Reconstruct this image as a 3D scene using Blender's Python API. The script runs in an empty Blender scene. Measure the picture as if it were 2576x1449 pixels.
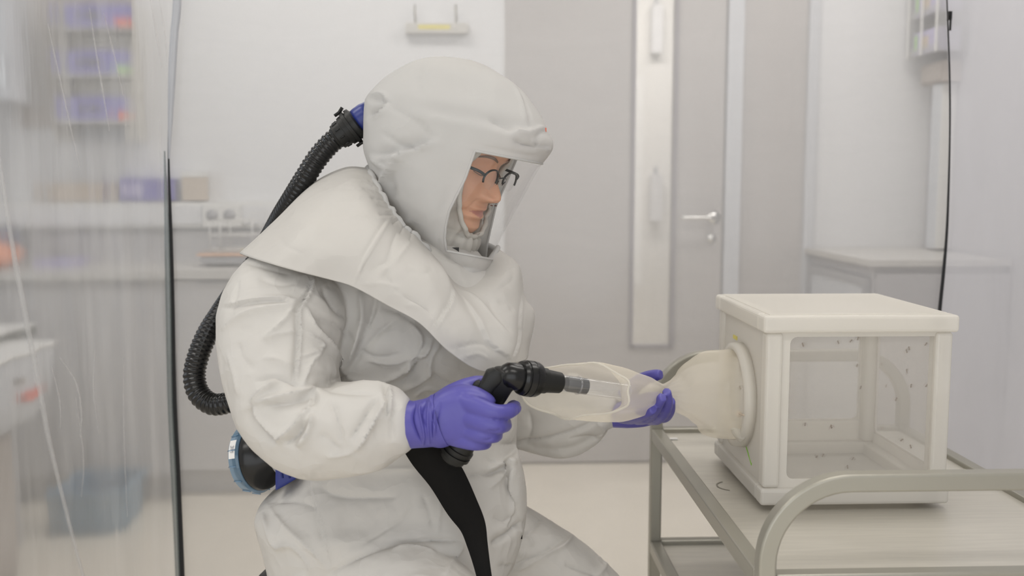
import bpy, bmesh, math, random
import numpy as np
from mathutils import Vector, Matrix, Euler, noise as mnoise

random.seed(4)
np.random.seed(4)
SC = bpy.context.scene
C = SC.collection
PI = math.pi

# ------------------------------------------------------------------ camera
F_PX = 2450.0
CAM = np.array([0.0, 0.0, 1.22])
cam_data = bpy.data.cameras.new('camera')
cam = bpy.data.objects.new('camera', cam_data)
C.objects.link(cam)
cam.location = CAM
cam.rotation_euler = (math.radians(90 - 6.04), 0, math.radians(-2.197))
cam_data.sensor_width = 36
cam_data.lens = 36 * F_PX / 2576
cam_data.clip_start = 0.05
cam_data.dof.use_dof = True
cam_data.dof.focus_distance = 1.68
cam_data.dof.aperture_fstop = 2.8
SC.camera = cam
RM = np.array(cam.rotation_euler.to_matrix())

# ------------------------------------------------------------------ world, lights, exposure
SC.view_settings.view_transform = 'Standard'
SC.view_settings.look = 'None'
SC.view_settings.gamma = 1
SC.view_settings.use_curve_mapping = False
SC.view_settings.exposure = 0.03
SC.cycles.max_bounces = 7
SC.cycles.adaptive_threshold = 0.02
SC.cycles.diffuse_bounces = 3
SC.cycles.glossy_bounces = 4
SC.cycles.transmission_bounces = 5
SC.cycles.transparent_max_bounces = 18
SC.cycles.sample_clamp_indirect = 6
SC.cycles.caustics_reflective = False
SC.cycles.caustics_refractive = False
w = bpy.data.worlds.new('world')
SC.world = w
w.use_nodes = True
w.node_tree.nodes['Background'].inputs[0].default_value = (0.9, 0.93, 1, 1)
w.node_tree.nodes['Background'].inputs[1].default_value = 0.15

ROOM_H = 2.75
LIGHTS = []
def area(name, loc, size, power, col, rot=(0, 0, 0)):
    l = bpy.data.lights.new(name, 'AREA')
    l.shape = 'RECTANGLE'; l.size = size[0]; l.size_y = size[1]
    l.energy = power; l.color = col
    o = bpy.data.objects.new(name, l); C.objects.link(o)
    o.location = loc; o.rotation_euler = rot
    return o
WARM = (1.0, 0.968, 0.93)
COOL = (0.86, 0.92, 1.0)
LAMP_XY = [(-1.35, 0.3), (0.75, 0.3), (-1.35, 1.8), (0.75, 1.95), (-0.7, 3.45), (1.2, 3.3)]
LAMP_W = [7.6, 7.6, 7, 8.2, 7, 9.6]
for (lx, ly), lw in zip(LAMP_XY, LAMP_W):
    area('ceiling_lamp_light', (lx, ly, ROOM_H - 0.035), (1.15, 0.28), lw, WARM)
area('window_daylight', (-2.42, 2.1, 1.55), (1.1, 1.9), 9, COOL, (0, math.radians(-90), 0))
area('rear_fill_light', (-0.1, -1.5, 1.25), (3.6, 2.1), 40, (0.96, 0.98, 1.0), (math.radians(90), 0, 0))  # added soft fill from behind the camera, lifts chest, lap and cage

# ------------------------------------------------------------------ helpers
def P(px, py, Y):
    d = RM @ np.array([(px - 1288) / F_PX, -(py - 724.5) / F_PX, -1.0])
    return CAM + d * (Y / d[1])
def PZ(px, py, z):
    d = RM @ np.array([(px - 1288) / F_PX, -(py - 724.5) / F_PX, -1.0])
    return CAM + d * ((z - CAM[2]) / d[2])
def M(n, Y): return n * Y / F_PX
def proj(co):
    v = (np.asarray(co) - CAM) @ RM
    return np.stack([1288 + F_PX * v[:, 0] / -v[:, 2], 724.5 - F_PX * v[:, 1] / -v[:, 2]], 1)

ORG = {}
def org(o): return ORG.get(o.name, np.zeros(3))
def setp(o, label=None, cat=None, group=None, kind=None):
    if label: o['label'] = label
    if cat: o['category'] = cat
    if group: o['group'] = group
    if kind: o['kind'] = kind
    return o
def thing(name, label, cat, loc, group=None):
    o = bpy.data.objects.new(name, None); C.objects.link(o)
    o.location = loc; ORG[o.name] = np.array(loc, float)
    o.empty_display_size = 0.05
    return setp(o, label, cat, group)
def obj(name, vf, mat, parent=None, smooth=True, base=None, kind=None, label=None):
    v, f = vf[0], vf[1]
    v = np.asarray(v, float)
    b = org(parent) if parent is not None else (np.zeros(3) if base is None else np.array(base, float))
    me = bpy.data.meshes.new(name)
    me.from_pydata((v - b).tolist(), [], [tuple(int(i) for i in q) for q in f])
    me.validate(); me.update()
    mats = mat if isinstance(mat, (list, tuple)) else [mat]
    for m in mats: me.materials.append(m)
    if len(vf) > 2:
        me.polygons.foreach_set('material_index', vf[2])
    me.polygons.foreach_set('use_smooth', [smooth] * len(me.polygons))
    o = bpy.data.objects.new(name, me); C.objects.link(o)
    if parent is not None:
        o.parent = parent
    else:
        o.location = b
    ORG[o.name] = b
    if kind: o['kind'] = kind
    if label: o['label'] = label
    return o
def fixn(o):
    bm = bmesh.new(); bm.from_mesh(o.data)
    bmesh.ops.recalc_face_normals(bm, faces=bm.faces)
    bm.to_mesh(o.data); bm.free(); return o
def bevel(o, wdt=0.003, seg=2, ang=35):
    m = o.modifiers.new('bevel', 'BEVEL'); m.width = wdt; m.segments = seg
    m.limit_method = 'ANGLE'; m.angle_limit = math.radians(ang)
    m.harden_normals = False
    return o
def autosmooth(o, ang=35):
    me = o.data
    me.polygons.foreach_set('use_smooth', [True] * len(me.polygons))
    try: me.set_sharp_from_angle(angle=math.radians(ang))
    except Exception: pass
    return o

def box(x0, x1, y0, y1, z0, z1):
    v = [(x, y, z) for x in (x0, x1) for y in (y0, y1) for z in (z0, z1)]
    f = [(0, 1, 3, 2), (4, 6, 7, 5), (0, 4, 5, 1), (2, 3, 7, 6), (0, 2, 6, 4), (1, 5, 7, 3)]
    return np.array(v, float), f
def join(*parts):
    V, Fc, n = [], [], 0
    for v, f in [(p[0], p[1]) for p in parts]:
        V.append(np.asarray(v, float)); Fc += [tuple(i + n for i in q) for q in f]; n += len(v)
    return np.concatenate(V), Fc
def grid_faces(nr, nc, closed=True):
    f = []
    for i in range(nr - 1):
        for j in range(nc if closed else nc - 1):
            a = i * nc + j; b = i * nc + (j + 1) % nc
            f.append((a, b, b + nc, a + nc))
    return f
def rings_mesh(rings, cap=True):
    nr, nc = len(rings), len(rings[0])
    V = np.concatenate([np.asarray(r, float) for r in rings])
    f = grid_faces(nr, nc)
    if cap:
        c0 = np.mean(rings[0], 0); c1 = np.mean(rings[-1], 0)
        V = np.concatenate([V, [c0, c1]])
        n = nr * nc
        for j in range(nc):
            f.append((n, (j + 1) % nc, j))
            f.append((n + 1, (nr - 1) * nc + j, (nr - 1) * nc + (j + 1) % nc))
    return V, f
def catmull(pts, n):
    """resample rows with centripetal-free catmull rom; n samples total"""
    p = np.asarray(pts, float)
    k = len(p)
    if k == 2:
        t = np.linspace(0, 1, n)[:, None]
        return p[0] * (1 - t) + p[1] * t
    ext = np.vstack([2 * p[0] - p[1], p, 2 * p[-1] - p[-2]])
    out = []
    for u in np.linspace(0, k - 1, n):
        i = min(int(u), k - 2); t = u - i
        a, b, c, d = ext[i], ext[i + 1], ext[i + 2], ext[i + 3]
        out.append(0.5 * ((2 * b) + (c - a) * t + (2 * a - 5 * b + 4 * c - d) * t * t + (3 * b - a - 3 * c + d) * t ** 3))
    return np.array(out)
def sweep(path, ra, rb, nc=24, ref=(0, 1, 0), cap=True, power=2.0, twist=0):
    """path Nx3, ra radius across ref x T, rb radius along ref-ish"""
    path = np.asarray(path, float); n = len(path)
    ra = np.broadcast_to(ra, n); rb = np.broadcast_to(rb, n)
    T = np.gradient(path, axis=0); T /= np.linalg.norm(T, axis=1)[:, None] + 1e-12
    rings = []
    ref = np.array(ref, float)
    B = None
    th = np.linspace(0, 2 * PI, nc, endpoint=False) + twist
    cs, sn = np.cos(th), np.sin(th)
    if power != 2.0:
        cs = np.sign(cs) * np.abs(cs) ** (2 / power); sn = np.sign(sn) * np.abs(sn) ** (2 / power)
    for i in range(n):
        b = ref if B is None else B
        b = b - T[i] * (b @ T[i]); nb = np.linalg.norm(b)
        if nb < 1e-3: b = np.array([0, 0, 1.0]) - T[i] * T[i][2]; nb = np.linalg.norm(b)
        b = b / nb
        B = b if False else None
        a = np.cross(T[i], b)
        rings.append(path[i] + np.outer(cs * ra[i], a) + np.outer(sn * rb[i], b))
    return rings_mesh(rings, cap)
def limb(ctrl, n=40, nc=28, power=2.2):
    """ctrl rows: px,py,Y,r_px,r_depth_m"""
    c = catmull(ctrl, n)
    path = np.array([P(a, b, y) for a, b, y in c[:, :3]])
    ra = c[:, 3] * c[:, 2] / F_PX
    return sweep(path, np.abs(ra), np.abs(c[:, 4]), nc, power=power)
def slices(rows, n=60, nc=48, power=2.3, tilt=0.0):
    """rows: py,xL,xR,Yc,ry"""
    c = catmull(rows, n); rings = []
    th = np.linspace(0, 2 * PI, nc, endpoint=False)
    cs, sn = np.cos(th), np.sin(th)
    cs = np.sign(cs) * np.abs(cs) ** (2 / power); sn = np.sign(sn) * np.abs(sn) ** (2 / power)
    for py, xl, xr, yc, ry in c:
        a, b = P(xl, py, yc), P(xr, py, yc)
        m = (a + b) / 2; rx = (b[0] - a[0]) / 2
        rings.append(np.stack([m[0] + rx * cs, m[1] + ry * sn, np.full(nc, m[2])], 1))
    return rings_mesh(rings)
def lathe(profile, p0, axis, nc=40, cap=True, squash=None):
    """profile rows (s, r) along axis from p0"""
    ax = np.array(axis, float); ax /= np.linalg.norm(ax)
    ref = np.array([0, 1.0, 0]) if abs(ax[1]) < 0.9 else np.array([0, 0, 1.0])
    u = np.cross(ax, ref); u /= np.linalg.norm(u); v = np.cross(ax, u)
    th = np.linspace(0, 2 * PI, nc, endpoint=False)
    rings = [np.array(p0) + ax * s + r * (np.outer(np.cos(th), u) + np.outer(np.sin(th), v)) for s, r in profile]
    return rings_mesh(rings, cap)
def ribbon(pts, widths, thick, side=(1, 0, 0), n=60):
    """flat strap along pts; side: width direction vector(s)"""
    c = catmull(np.hstack([np.asarray(pts, float), np.asarray(widths, float).reshape(-1, 1)]), n)
    path = c[:, :3]; T = np.gradient(path, axis=0); T /= np.linalg.norm(T, axis=1)[:, None]
    rings = []
    for i in range(n):
        s = np.array(side, float); s = s - T[i] * (s @ T[i]); s /= np.linalg.norm(s)
        nn = np.cross(T[i], s)
        h = c[i, 3] / 2; t = thick / 2
        rings.append([path[i] - s * h - nn * t, path[i] + s * h - nn * t, path[i] + s * h + nn * t, path[i] - s * h + nn * t])
    return rings_mesh(rings)

def remesh(parts, voxel, smooth=5, fac=0.5):
    v, f = join(*parts)
    me = bpy.data.meshes.new('tmp'); me.from_pydata(v.tolist(), [], f)
    bm = bmesh.new(); bm.from_mesh(me); bmesh.ops.recalc_face_normals(bm, faces=bm.faces); bm.to_mesh(me); bm.free()
    o = bpy.data.objects.new('tmp', me); C.objects.link(o)
    m = o.modifiers.new('r', 'REMESH'); m.mode = 'VOXEL'; m.voxel_size = voxel
    if smooth:
        s = o.modifiers.new('s', 'SMOOTH'); s.iterations = smooth; s.factor = fac
    dg = bpy.context.evaluated_depsgraph_get(); dg.update()
    ev = o.evaluated_get(dg); m2 = bpy.data.meshes.new_from_object(ev)
    n = len(m2.vertices); co = np.empty(n * 3); m2.vertices.foreach_get('co', co)
    nf = len(m2.polygons)
    lt = np.empty(nf, int); m2.polygons.foreach_get('loop_total', lt)
    li = np.empty(int(lt.sum()), int); m2.loops.foreach_get('vertex_index', li)
    idx = np.cumsum(lt)[:-1]
    faces = [tuple(a) for a in np.split(li, idx)]
    bpy.data.objects.remove(o); bpy.data.meshes.remove(me); bpy.data.meshes.remove(m2)
    return co.reshape(-1, 3), faces
def vnormals(v, f):
    me = bpy.data.meshes.new('n'); me.from_pydata(v.tolist(), [], f); me.update()
    no = np.empty(len(v) * 3); me.vertices.foreach_get('normal', no)
    bpy.data.meshes.remove(me); return no.reshape(-1, 3)
def smooth_mesh(v, f, it=2, fac=0.5):
    e = np.array([(q[i], q[(i + 1) % len(q)]) for q in f for i in range(len(q))])
    for _ in range(it):
        acc = np.zeros_like(v); cnt = np.zeros(len(v))
        np.add.at(acc, e[:, 0], v[e[:, 1]]); np.add.at(cnt, e[:, 0], 1)
        np.add.at(acc, e[:, 1], v[e[:, 0]]); np.add.at(cnt, e[:, 1], 1)
        v = v * (1 - fac) + fac * acc / np.maximum(cnt, 1)[:, None]
    return v
def creases(v, f, folds, flip=1, facing=True):
    """folds rows: (polyline px, width px, amp mm, kind). kind r ridge, s step(lit above, drop on the right of travel)"""
    no = vnormals(v, f) * flip
    px = proj(v)
    view = v - CAM; view /= np.linalg.norm(view, axis=1)[:, None]
    face = np.clip(-(no * view).sum(1) * 2.5, 0, 1) if facing else np.ones(len(v))
    disp = np.zeros(len(v))
    for pts, wd, amp, kind in folds:
        pts = np.asarray(pts, float)
        pts = catmull(pts, 4 * len(pts)) if len(pts) > 2 else pts
        lo, hi = pts.min(0) - 3.5 * wd, pts.max(0) + 3.5 * wd
        sel = np.where((px[:, 0] > lo[0]) & (px[:, 0] < hi[0]) & (px[:, 1] > lo[1]) & (px[:, 1] < hi[1]) & (face > 0))[0]
        if len(sel) == 0: continue
        q = px[sel]; best = np.full(len(sel), 1e9); sd = np.zeros(len(sel)); tt = np.zeros(len(sel))
        seglen = np.linalg.norm(np.diff(pts, axis=0), axis=1); tot = seglen.sum(); acc = 0
        for i in range(len(pts) - 1):
            a, b = pts[i], pts[i + 1]; d = b - a; L = seglen[i] + 1e-9
            raw = ((q - a) @ d) / (L * L); t = np.clip(raw, 0, 1)
            r = q - (a + t[:, None] * d); dist = np.linalg.norm(r, axis=1)
            cr = (d[0] * r[:, 1] - d[1] * r[:, 0])
            m = dist < best
            best[m] = dist[m]; sd[m] = (np.sign(cr) * dist)[m]; tt[m] = ((acc + t * L) / tot)[m]
            acc += L
        taper = np.clip(np.minimum(tt, 1 - tt) * 5, 0, 1) ** 0.7
        x = sd / wd
        if kind == 'r': pr = np.exp(-np.abs(x) * 1.25)
        elif kind == 'v': pr = -np.exp(-np.abs(x) * 1.25)
        elif kind == 's': pr = np.where(x > 0, -np.exp(-x * x * 0.35) * (1 - np.exp(-x * 4)), np.exp(-x * x * 0.9) * 0.6)
        elif kind == 'e': pr = np.where(x > 0, -np.exp(-(x / 2.5) ** 2), 0) * np.minimum(np.abs(x) * 3, 1)
        disp[sel] += pr * taper * amp * 0.001 * face[sel] * (1 if kind in 'rv' else 1)
    return v + no * disp[:, None]
def crumple(v, f, amp, scale, flip=1, seed=0.0, ridged=True):
    no = vnormals(v, f) * flip
    out = np.empty(len(v))
    for i, p in enumerate(v):
        q = Vector(p * scale) + Vector((seed, seed * 1.3, -seed))
        a = mnoise.noise(q) ; b = mnoise.noise(q * 2.3 + Vector((5, 1, 2)))
        if ridged: out[i] = (0.5 - abs(a)) * 1.2 + (0.4 - abs(b)) * 0.45
        else: out[i] = a + 0.4 * b
    return v + no * (out * amp)[:, None]

# ------------------------------------------------------------------ materials
def newmat(name):
    m = bpy.data.materials.new(name); m.use_nodes = True
    nt = m.node_tree; b = nt.nodes['Principled BSDF']
    return m, nt, b
def add(nt, t, **kw):
    n = nt.nodes.new(t)
    for k, v in kw.items(): setattr(n, k, v)
    return n
def pbr(name, col, rough=0.5, metal=0.0, bump=None, spec=None, coat=0.0, var=None, sheen=0, sub=0, stretch=(1, 1, 1)):
    """bump=(scale,strength,distance)  var=(scale, amount)"""
    m, nt, b = newmat(name)
    b.inputs['Base Color'].default_value = (*col, 1)
    b.inputs['Roughness'].default_value = rough
    b.inputs['Metallic'].default_value = metal
    if spec is not None: b.inputs['Specular IOR Level'].default_value = spec
    b.inputs['Coat Weight'].default_value = coat
    tc = add(nt, 'ShaderNodeTexCoord'); mp = add(nt, 'ShaderNodeMapping')
    mp.inputs['Scale'].default_value = stretch
    nt.links.new(tc.outputs['Object'], mp.inputs['Vector'])
    if sub:
        b.inputs['Subsurface Weight'].default_value = sub
        b.inputs['Subsurface Radius'].default_value = (1, .35, .2)
        b.inputs['Subsurface Scale'].default_value = 0.012
    if bump:
        nz = add(nt, 'ShaderNodeTexNoise'); nz.inputs['Scale'].default_value = bump[0]; nz.inputs['Detail'].default_value = 4
        nt.links.new(mp.outputs[0], nz.inputs['Vector'])
        bp = add(nt, 'ShaderNodeBump'); bp.inputs['Strength'].default_value = bump[1]; bp.inputs['Distance'].default_value = bump[2]
        nt.links.new(nz.outputs['Fac'], bp.inputs['Height']); nt.links.new(bp.outputs[0], b.inputs['Normal'])
    if var:
        nz = add(nt, 'ShaderNodeTexNoise'); nz.inputs['Scale'].default_value = var[0]; nz.inputs['Detail'].default_value = 5
        nt.links.new(mp.outputs[0], nz.inputs['Vector'])
        mx = add(nt, 'ShaderNodeMix', data_type='RGBA')
        mx.inputs[6].default_value = tuple(max(0, c * (1 - var[1])) for c in col) + (1,)
        mx.inputs[7].default_value = tuple(min(1, c * (1 + var[1])) for c in col) + (1,)
        nt.links.new(nz.outputs['Fac'], mx.inputs[0]); nt.links.new(mx.outputs[2], b.inputs['Base Color'])
    return m
def sheer(name, col, opacity, rough=0.5, transl=0.5, gloss=0.0, streak=None, groughness=0.12, bump=None, var=0.0, blur=0.0):
    """thin see-through sheet: transparent + diffuse/translucent, with a glossy skin"""
    m, nt, b = newmat(name)
    nt.nodes.remove(b)
    out = nt.nodes['Material Output']
    tr = add(nt, 'ShaderNodeBsdfTransparent'); tr.inputs[0].default_value = (0.985, 0.985, 0.985, 1)
    df = add(nt, 'ShaderNodeBsdfDiffuse'); df.inputs[0].default_value = (*col, 1)
    tl = add(nt, 'ShaderNodeBsdfTranslucent'); tl.inputs[0].default_value = (*col, 1)
    m1 = add(nt, 'ShaderNodeMixShader'); m1.inputs[0].default_value = transl
    nt.links.new(df.outputs[0], m1.inputs[1]); nt.links.new(tl.outputs[0], m1.inputs[2])
    m2 = add(nt, 'ShaderNodeMixShader'); m2.inputs[0].default_value = opacity
    nt.links.new(tr.outputs[0], m2.inputs[1]); nt.links.new(m1.outputs[0], m2.inputs[2])
    tc = add(nt, 'ShaderNodeTexCoord'); mp = add(nt, 'ShaderNodeMapping')
    if blur:
        rf = add(nt, 'ShaderNodeBsdfRefraction'); rf.inputs['IOR'].default_value = 1.05; rf.inputs['Roughness'].default_value = 0.42
        rf.inputs['Color'].default_value = (.985, .985, .985, 1)
        mb0 = add(nt, 'ShaderNodeMapping'); mb0.inputs['Scale'].default_value = (30, 1, 2.0)
        nt.links.new(tc.outputs['Object'], mb0.inputs['Vector'])
        n0 = add(nt, 'ShaderNodeTexNoise'); n0.inputs['Scale'].default_value = 3.0; n0.inputs['Detail'].default_value = 3
        nt.links.new(mb0.outputs[0], n0.inputs['Vector'])
        bp0 = add(nt, 'ShaderNodeBump'); bp0.inputs['Strength'].default_value = 0.6; bp0.inputs['Distance'].default_value = 0.004
        nt.links.new(n0.outputs['Fac'], bp0.inputs['Height']); nt.links.new(bp0.outputs[0], rf.inputs['Normal'])
        mr0 = add(nt, 'ShaderNodeMixShader'); mr0.inputs[0].default_value = blur
        nt.links.new(tr.outputs[0], mr0.inputs[1]); nt.links.new(rf.outputs[0], mr0.inputs[2])
        nt.links.new(mr0.outputs[0], m2.inputs[1])
    nt.links.new(tc.outputs['Object'], mp.inputs['Vector'])
    if streak:
        mp.inputs['Scale'].default_value = streak[0]
        nz = add(nt, 'ShaderNodeTexNoise'); nz.inputs['Scale'].default_value = streak[1]; nz.inputs['Detail'].default_value = 6
        nz.inputs['Distortion'].default_value = 0.6
        nt.links.new(mp.outputs[0], nz.inputs['Vector'])
        mr = add(nt, 'ShaderNodeMapRange')
        mr.inputs['From Min'].default_value = 0.42; mr.inputs['From Max'].default_value = 0.78
        mr.inputs['To Min'].default_value = opacity; mr.inputs['To Max'].default_value = opacity + streak[2]
        nt.links.new(nz.outputs['Fac'], mr.inputs['Value']); nt.links.new(mr.outputs[0], m2.inputs[0])
    last = m2
    if gloss:
        gl = add(nt, 'ShaderNodeBsdfGlossy'); gl.inputs['Roughness'].default_value = groughness
        fr = add(nt, 'ShaderNodeLayerWeight'); fr.inputs['Blend'].default_value = 0.5
        pw_ = add(nt, 'ShaderNodeMath', operation='POWER'); pw_.inputs[1].default_value = 4.0
        nt.links.new(fr.outputs['Facing'], pw_.inputs[0])
        mu = add(nt, 'ShaderNodeMath', operation='MULTIPLY_ADD'); mu.inputs[1].default_value = 0.45 * gloss; mu.inputs[2].default_value = 0.035 * gloss
        mu.use_clamp = True
        nt.links.new(pw_.outputs[0], mu.inputs[0])
        m3 = add(nt, 'ShaderNodeMixShader')
        nt.links.new(mu.outputs[0], m3.inputs[0]); nt.links.new(m2.outputs[0], m3.inputs[1]); nt.links.new(gl.outputs[0], m3.inputs[2])
        if bump:
            mb = add(nt, 'ShaderNodeMapping'); mb.inputs['Scale'].default_value = bump[0]
            nt.links.new(tc.outputs['Object'], mb.inputs['Vector'])
            n2 = add(nt, 'ShaderNodeTexNoise'); n2.inputs['Scale'].default_value = bump[1]; n2.inputs['Detail'].default_value = 4
            nt.links.new(mb.outputs[0], n2.inputs['Vector'])
            bp = add(nt, 'ShaderNodeBump'); bp.inputs['Strength'].default_value = bump[2]; bp.inputs['Distance'].default_value = 0.01
            nt.links.new(n2.outputs['Fac'], bp.inputs['Height']); nt.links.new(bp.outputs[0], gl.inputs['Normal'])
        last = m3
    nt.links.new(last.outputs[0], out.inputs['Surface'])
    return m
def emit(name, col, s):
    m, nt, b = newmat(name)
    b.inputs['Base Color'].default_value = (*col, 1)
    b.inputs['Emission Color'].default_value = (*col, 1); b.inputs['Emission Strength'].default_value = s
    return m
def tyvek(name, col, bumpamt=0.5, transl=0.22):
    m, nt, b = newmat(name)
    b.inputs['Base Color'].default_value = (*col, 1); b.inputs['Roughness'].default_value = 0.62
    b.inputs['Specular IOR Level'].default_value = 0.35
    out = nt.nodes['Material Output']
    tc = add(nt, 'ShaderNodeTexCoord')
    vo = add(nt, 'ShaderNodeTexVoronoi', feature='F1', distance='EUCLIDEAN'); vo.inputs['Scale'].default_value = 17
    nz = add(nt, 'ShaderNodeTexNoise'); nz.inputs['Scale'].default_value = 9; nz.inputs['Detail'].default_value = 3
    n2 = add(nt, 'ShaderNodeTexNoise'); n2.inputs['Scale'].default_value = 420; n2.inputs['Detail'].default_value = 2
    mixv = add(nt, 'ShaderNodeMix', data_type='VECTOR'); mixv.inputs[0].default_value = 0.14
    nt.links.new(tc.outputs['Object'], mixv.inputs[4]); nt.links.new(nz.outputs['Color'], mixv.inputs[5])
    nt.links.new(tc.outputs['Object'], nz.inputs['Vector']); nt.links.new(tc.outputs['Object'], n2.inputs['Vector'])
    nt.links.new(mixv.outputs[1], vo.inputs['Vector'])
    b1 = add(nt, 'ShaderNodeBump'); b1.inputs['Strength'].default_value = bumpamt; b1.inputs['Distance'].default_value = 0.012
    nt.links.new(vo.outputs['Distance'], b1.inputs['Height'])
    b2 = add(nt, 'ShaderNodeBump'); b2.inputs['Strength'].default_value = 0.12; b2.inputs['Distance'].default_value = 0.0006
    nt.links.new(n2.outputs['Fac'], b2.inputs['Height']); nt.links.new(b1.outputs[0], b2.inputs['Normal'])
    nt.links.new(b2.outputs[0], b.inputs['Normal'])
    tl = add(nt, 'ShaderNodeBsdfTranslucent'); tl.inputs[0].default_value = (*col, 1)
    mx = add(nt, 'ShaderNodeMixShader'); mx.inputs[0].default_value = transl
    nt.links.new(b.outputs[0], mx.inputs[1]); nt.links.new(tl.outputs[0], mx.inputs[2])
    nt.links.new(mx.outputs[0], out.inputs['Surface'])
    return m

M_WALL = pbr('wall_paint', (0.80, 0.80, 0.81), 0.6, var=(3, .02))
M_WALLW = pbr('wall_paint_warm', (0.78, 0.75, 0.71), 0.6, var=(3, .02))
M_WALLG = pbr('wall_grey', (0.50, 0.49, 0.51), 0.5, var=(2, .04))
M_CEIL = pbr('ceiling_tile', (0.85, 0.85, 0.83), 0.8)
M_FLOOR = pbr('floor_vinyl', (0.92, 0.85, 0.735), 0.38, var=(6, .03), bump=(300, .05, .0005))
M_DOOR = pbr('door_laminate', (0.50, 0.475, 0.465), 0.42, var=(4, .03))
M_FRAME = pbr('door_frame_paint', (0.62, 0.63, 0.66), 0.4)
M_SEAL = pbr('grey_gasket', (0.30, 0.28, 0.30), 0.5)
M_STEEL = pbr('brushed_steel', (0.66, 0.63, 0.56), 0.36, 0.45, bump=(30, .15, .001), var=(9, .12), stretch=(1, 14, 1))
M_ALU = pbr('matte_aluminium', (0.36, 0.345, 0.295), 0.34, 0.45, var=(8, .05))
M_CHROME = pbr('handle_metal', (0.75, 0.74, 0.72), 0.22, 1.0)
M_CAB = pbr('bench_cabinet_grey', (0.66, 0.645, 0.65), 0.5, var=(3, .03))
M_CABL = pbr('cabinet_light', (0.66, 0.68, 0.72), 0.45)
M_TOP = pbr('worktop_grey', (0.62, 0.60, 0.57), 0.35, var=(12, .05))
M_EDGE = pbr('worktop_dark_edge', (0.13, 0.135, 0.12), 0.45)
M_WHITE = pbr('white_plastic', (0.82, 0.81, 0.78), 0.4)
M_TAUPE = pbr('taupe_board', (0.44, 0.385, 0.345), 0.6, var=(2, .05))
M_PURP = pbr('glove_box_card', (0.20, 0.18, 0.48), 0.55, var=(20, .2))
M_PURPL = pbr('glove_box_lilac', (0.50, 0.46, 0.68), 0.55)
M_ORANGE = pbr('orange_plastic', (0.90, 0.27, 0.10), 0.45)
M_NAVY = pbr('navy_plastic', (0.05, 0.07, 0.22), 0.4)
M_GREEN = pbr('green_print', (0.40, 0.65, 0.25), 0.5)
M_CARD = pbr('cardboard', (0.62, 0.52, 0.42), 0.8, var=(8, .06))
M_GREYD = pbr('dark_grey_plastic', (0.16, 0.155, 0.15), 0.45)
M_GREYM = pbr('mid_grey_plastic', (0.40, 0.40, 0.42), 0.5)
M_YELL = pbr('yellow_label', (0.80, 0.70, 0.18), 0.5)
M_BLUEB = pbr('blue_bin_plastic', (0.20, 0.32, 0.44), 0.45)
M_RED = pbr('red_label', (0.80, 0.16, 0.10), 0.5)
M_BLACK = pbr('black_plastic', (0.007, 0.007, 0.007), 0.26, spec=0.42, bump=(400, .05, .0003))
M_BLACKM = pbr('black_satin_plastic', (0.011, 0.011, 0.010), 0.42, spec=0.35, bump=(500, .08, .0003))
M_HOSE = pbr('black_rubber_hose', (0.007, 0.007, 0.007), 0.2, spec=0.42)
M_WEB = pbr('black_webbing', (0.010, 0.0095, 0.009), 0.9, spec=.15, bump=(900, .4, .0006))
M_ZIP = pbr('black_zip_tape', (0.012, 0.012, 0.013), 0.7)
M_NITR = pbr('violet_nitrile', (0.098, 0.088, 0.36), 0.42, spec=0.45, bump=(90, .18, .0012), var=(14, .08))
M_BLUE = pbr('blue_housing', (0.018, 0.032, 0.20), 0.35)
M_SKIN = pbr('skin', (0.68, 0.37, 0.24), 0.5, sub=0.25, var=(35, .10), bump=(220, .15, .0006))
M_LIP = pbr('lips', (0.56, 0.25, 0.20), 0.42, sub=0.2)
M_HAIR = pbr('brow_hair', (0.20, 0.13, 0.09), 0.7)
M_SPEC = pbr('spectacle_frame', (0.03, 0.035, 0.035), 0.3, 0.3)
M_TYV = tyvek('coverall_fabric', (0.725, 0.70, 0.66), 0.48)
M_TYVS = tyvek('shroud_fabric', (0.70, 0.675, 0.635), 0.24)
M_HOOD = tyvek('hood_fabric', (0.73, 0.72, 0.70), 0.22, 0.36)
M_INNER = tyvek('inner_hood_fabric', (0.74, 0.71, 0.65), 0.35, .3)
M_CAGE = sheer('cage_translucent_plastic', (0.96, 0.93, 0.87), 0.86, transl=0.45, gloss=0.7, groughness=0.25)
M_CAGEP = sheer('cage_panel_plastic', (0.95, 0.92, 0.86), 0.64, transl=0.4, gloss=0.6, groughness=0.3)
M_NETW = sheer('cage_window_mesh', (0.90, 0.87, 0.82), 0.24, transl=0.5)
M_NET = sheer('sleeve_mesh', (0.96, 0.90, 0.78), 0.46, transl=0.5)
M_NETH = sheer('sleeve_hem', (0.86, 0.83, 0.76), 0.85, transl=0.5)
M_VISOR = sheer('clear_visor', (0.88, 0.88, 0.88), 0.018, transl=0.4, gloss=0.6, groughness=0.05)
M_LENS = sheer('spectacle_lens', (0.8, 0.82, 0.85), 0.05, gloss=1.5, groughness=0.03)
M_TUBE = sheer('clear_acrylic', (0.90, 0.90, 0.91), 0.17, transl=0.5, gloss=2.5, groughness=0.06)
M_CAPB = sheer('clear_blue_cap', (0.28, 0.50, 0.72), 0.55, transl=0.5, gloss=1.5, groughness=0.12)
M_CLEAR = sheer('clear_rack_acrylic', (0.86, 0.87, 0.84), 0.25, transl=0.5, gloss=1.5, groughness=0.15)
M_FILMC = sheer('tent_film_clear', (0.88, 0.87, 0.86), 0.30, transl=0.5, gloss=0.8, groughness=0.2,
                streak=((1.2, 1, 5.0), 2.0, 0.02), bump=((3, 1, 2), 2.0, .25))
M_FILML = sheer('tent_film_creased', (0.90, 0.89, 0.88), 0.25, transl=0.5, gloss=0.6, groughness=0.2,
                streak=((20, 1, 1.2), 1.3, 0.16), bump=((18, 1, 1.5), 2.2, .6), blur=0.85)
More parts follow.
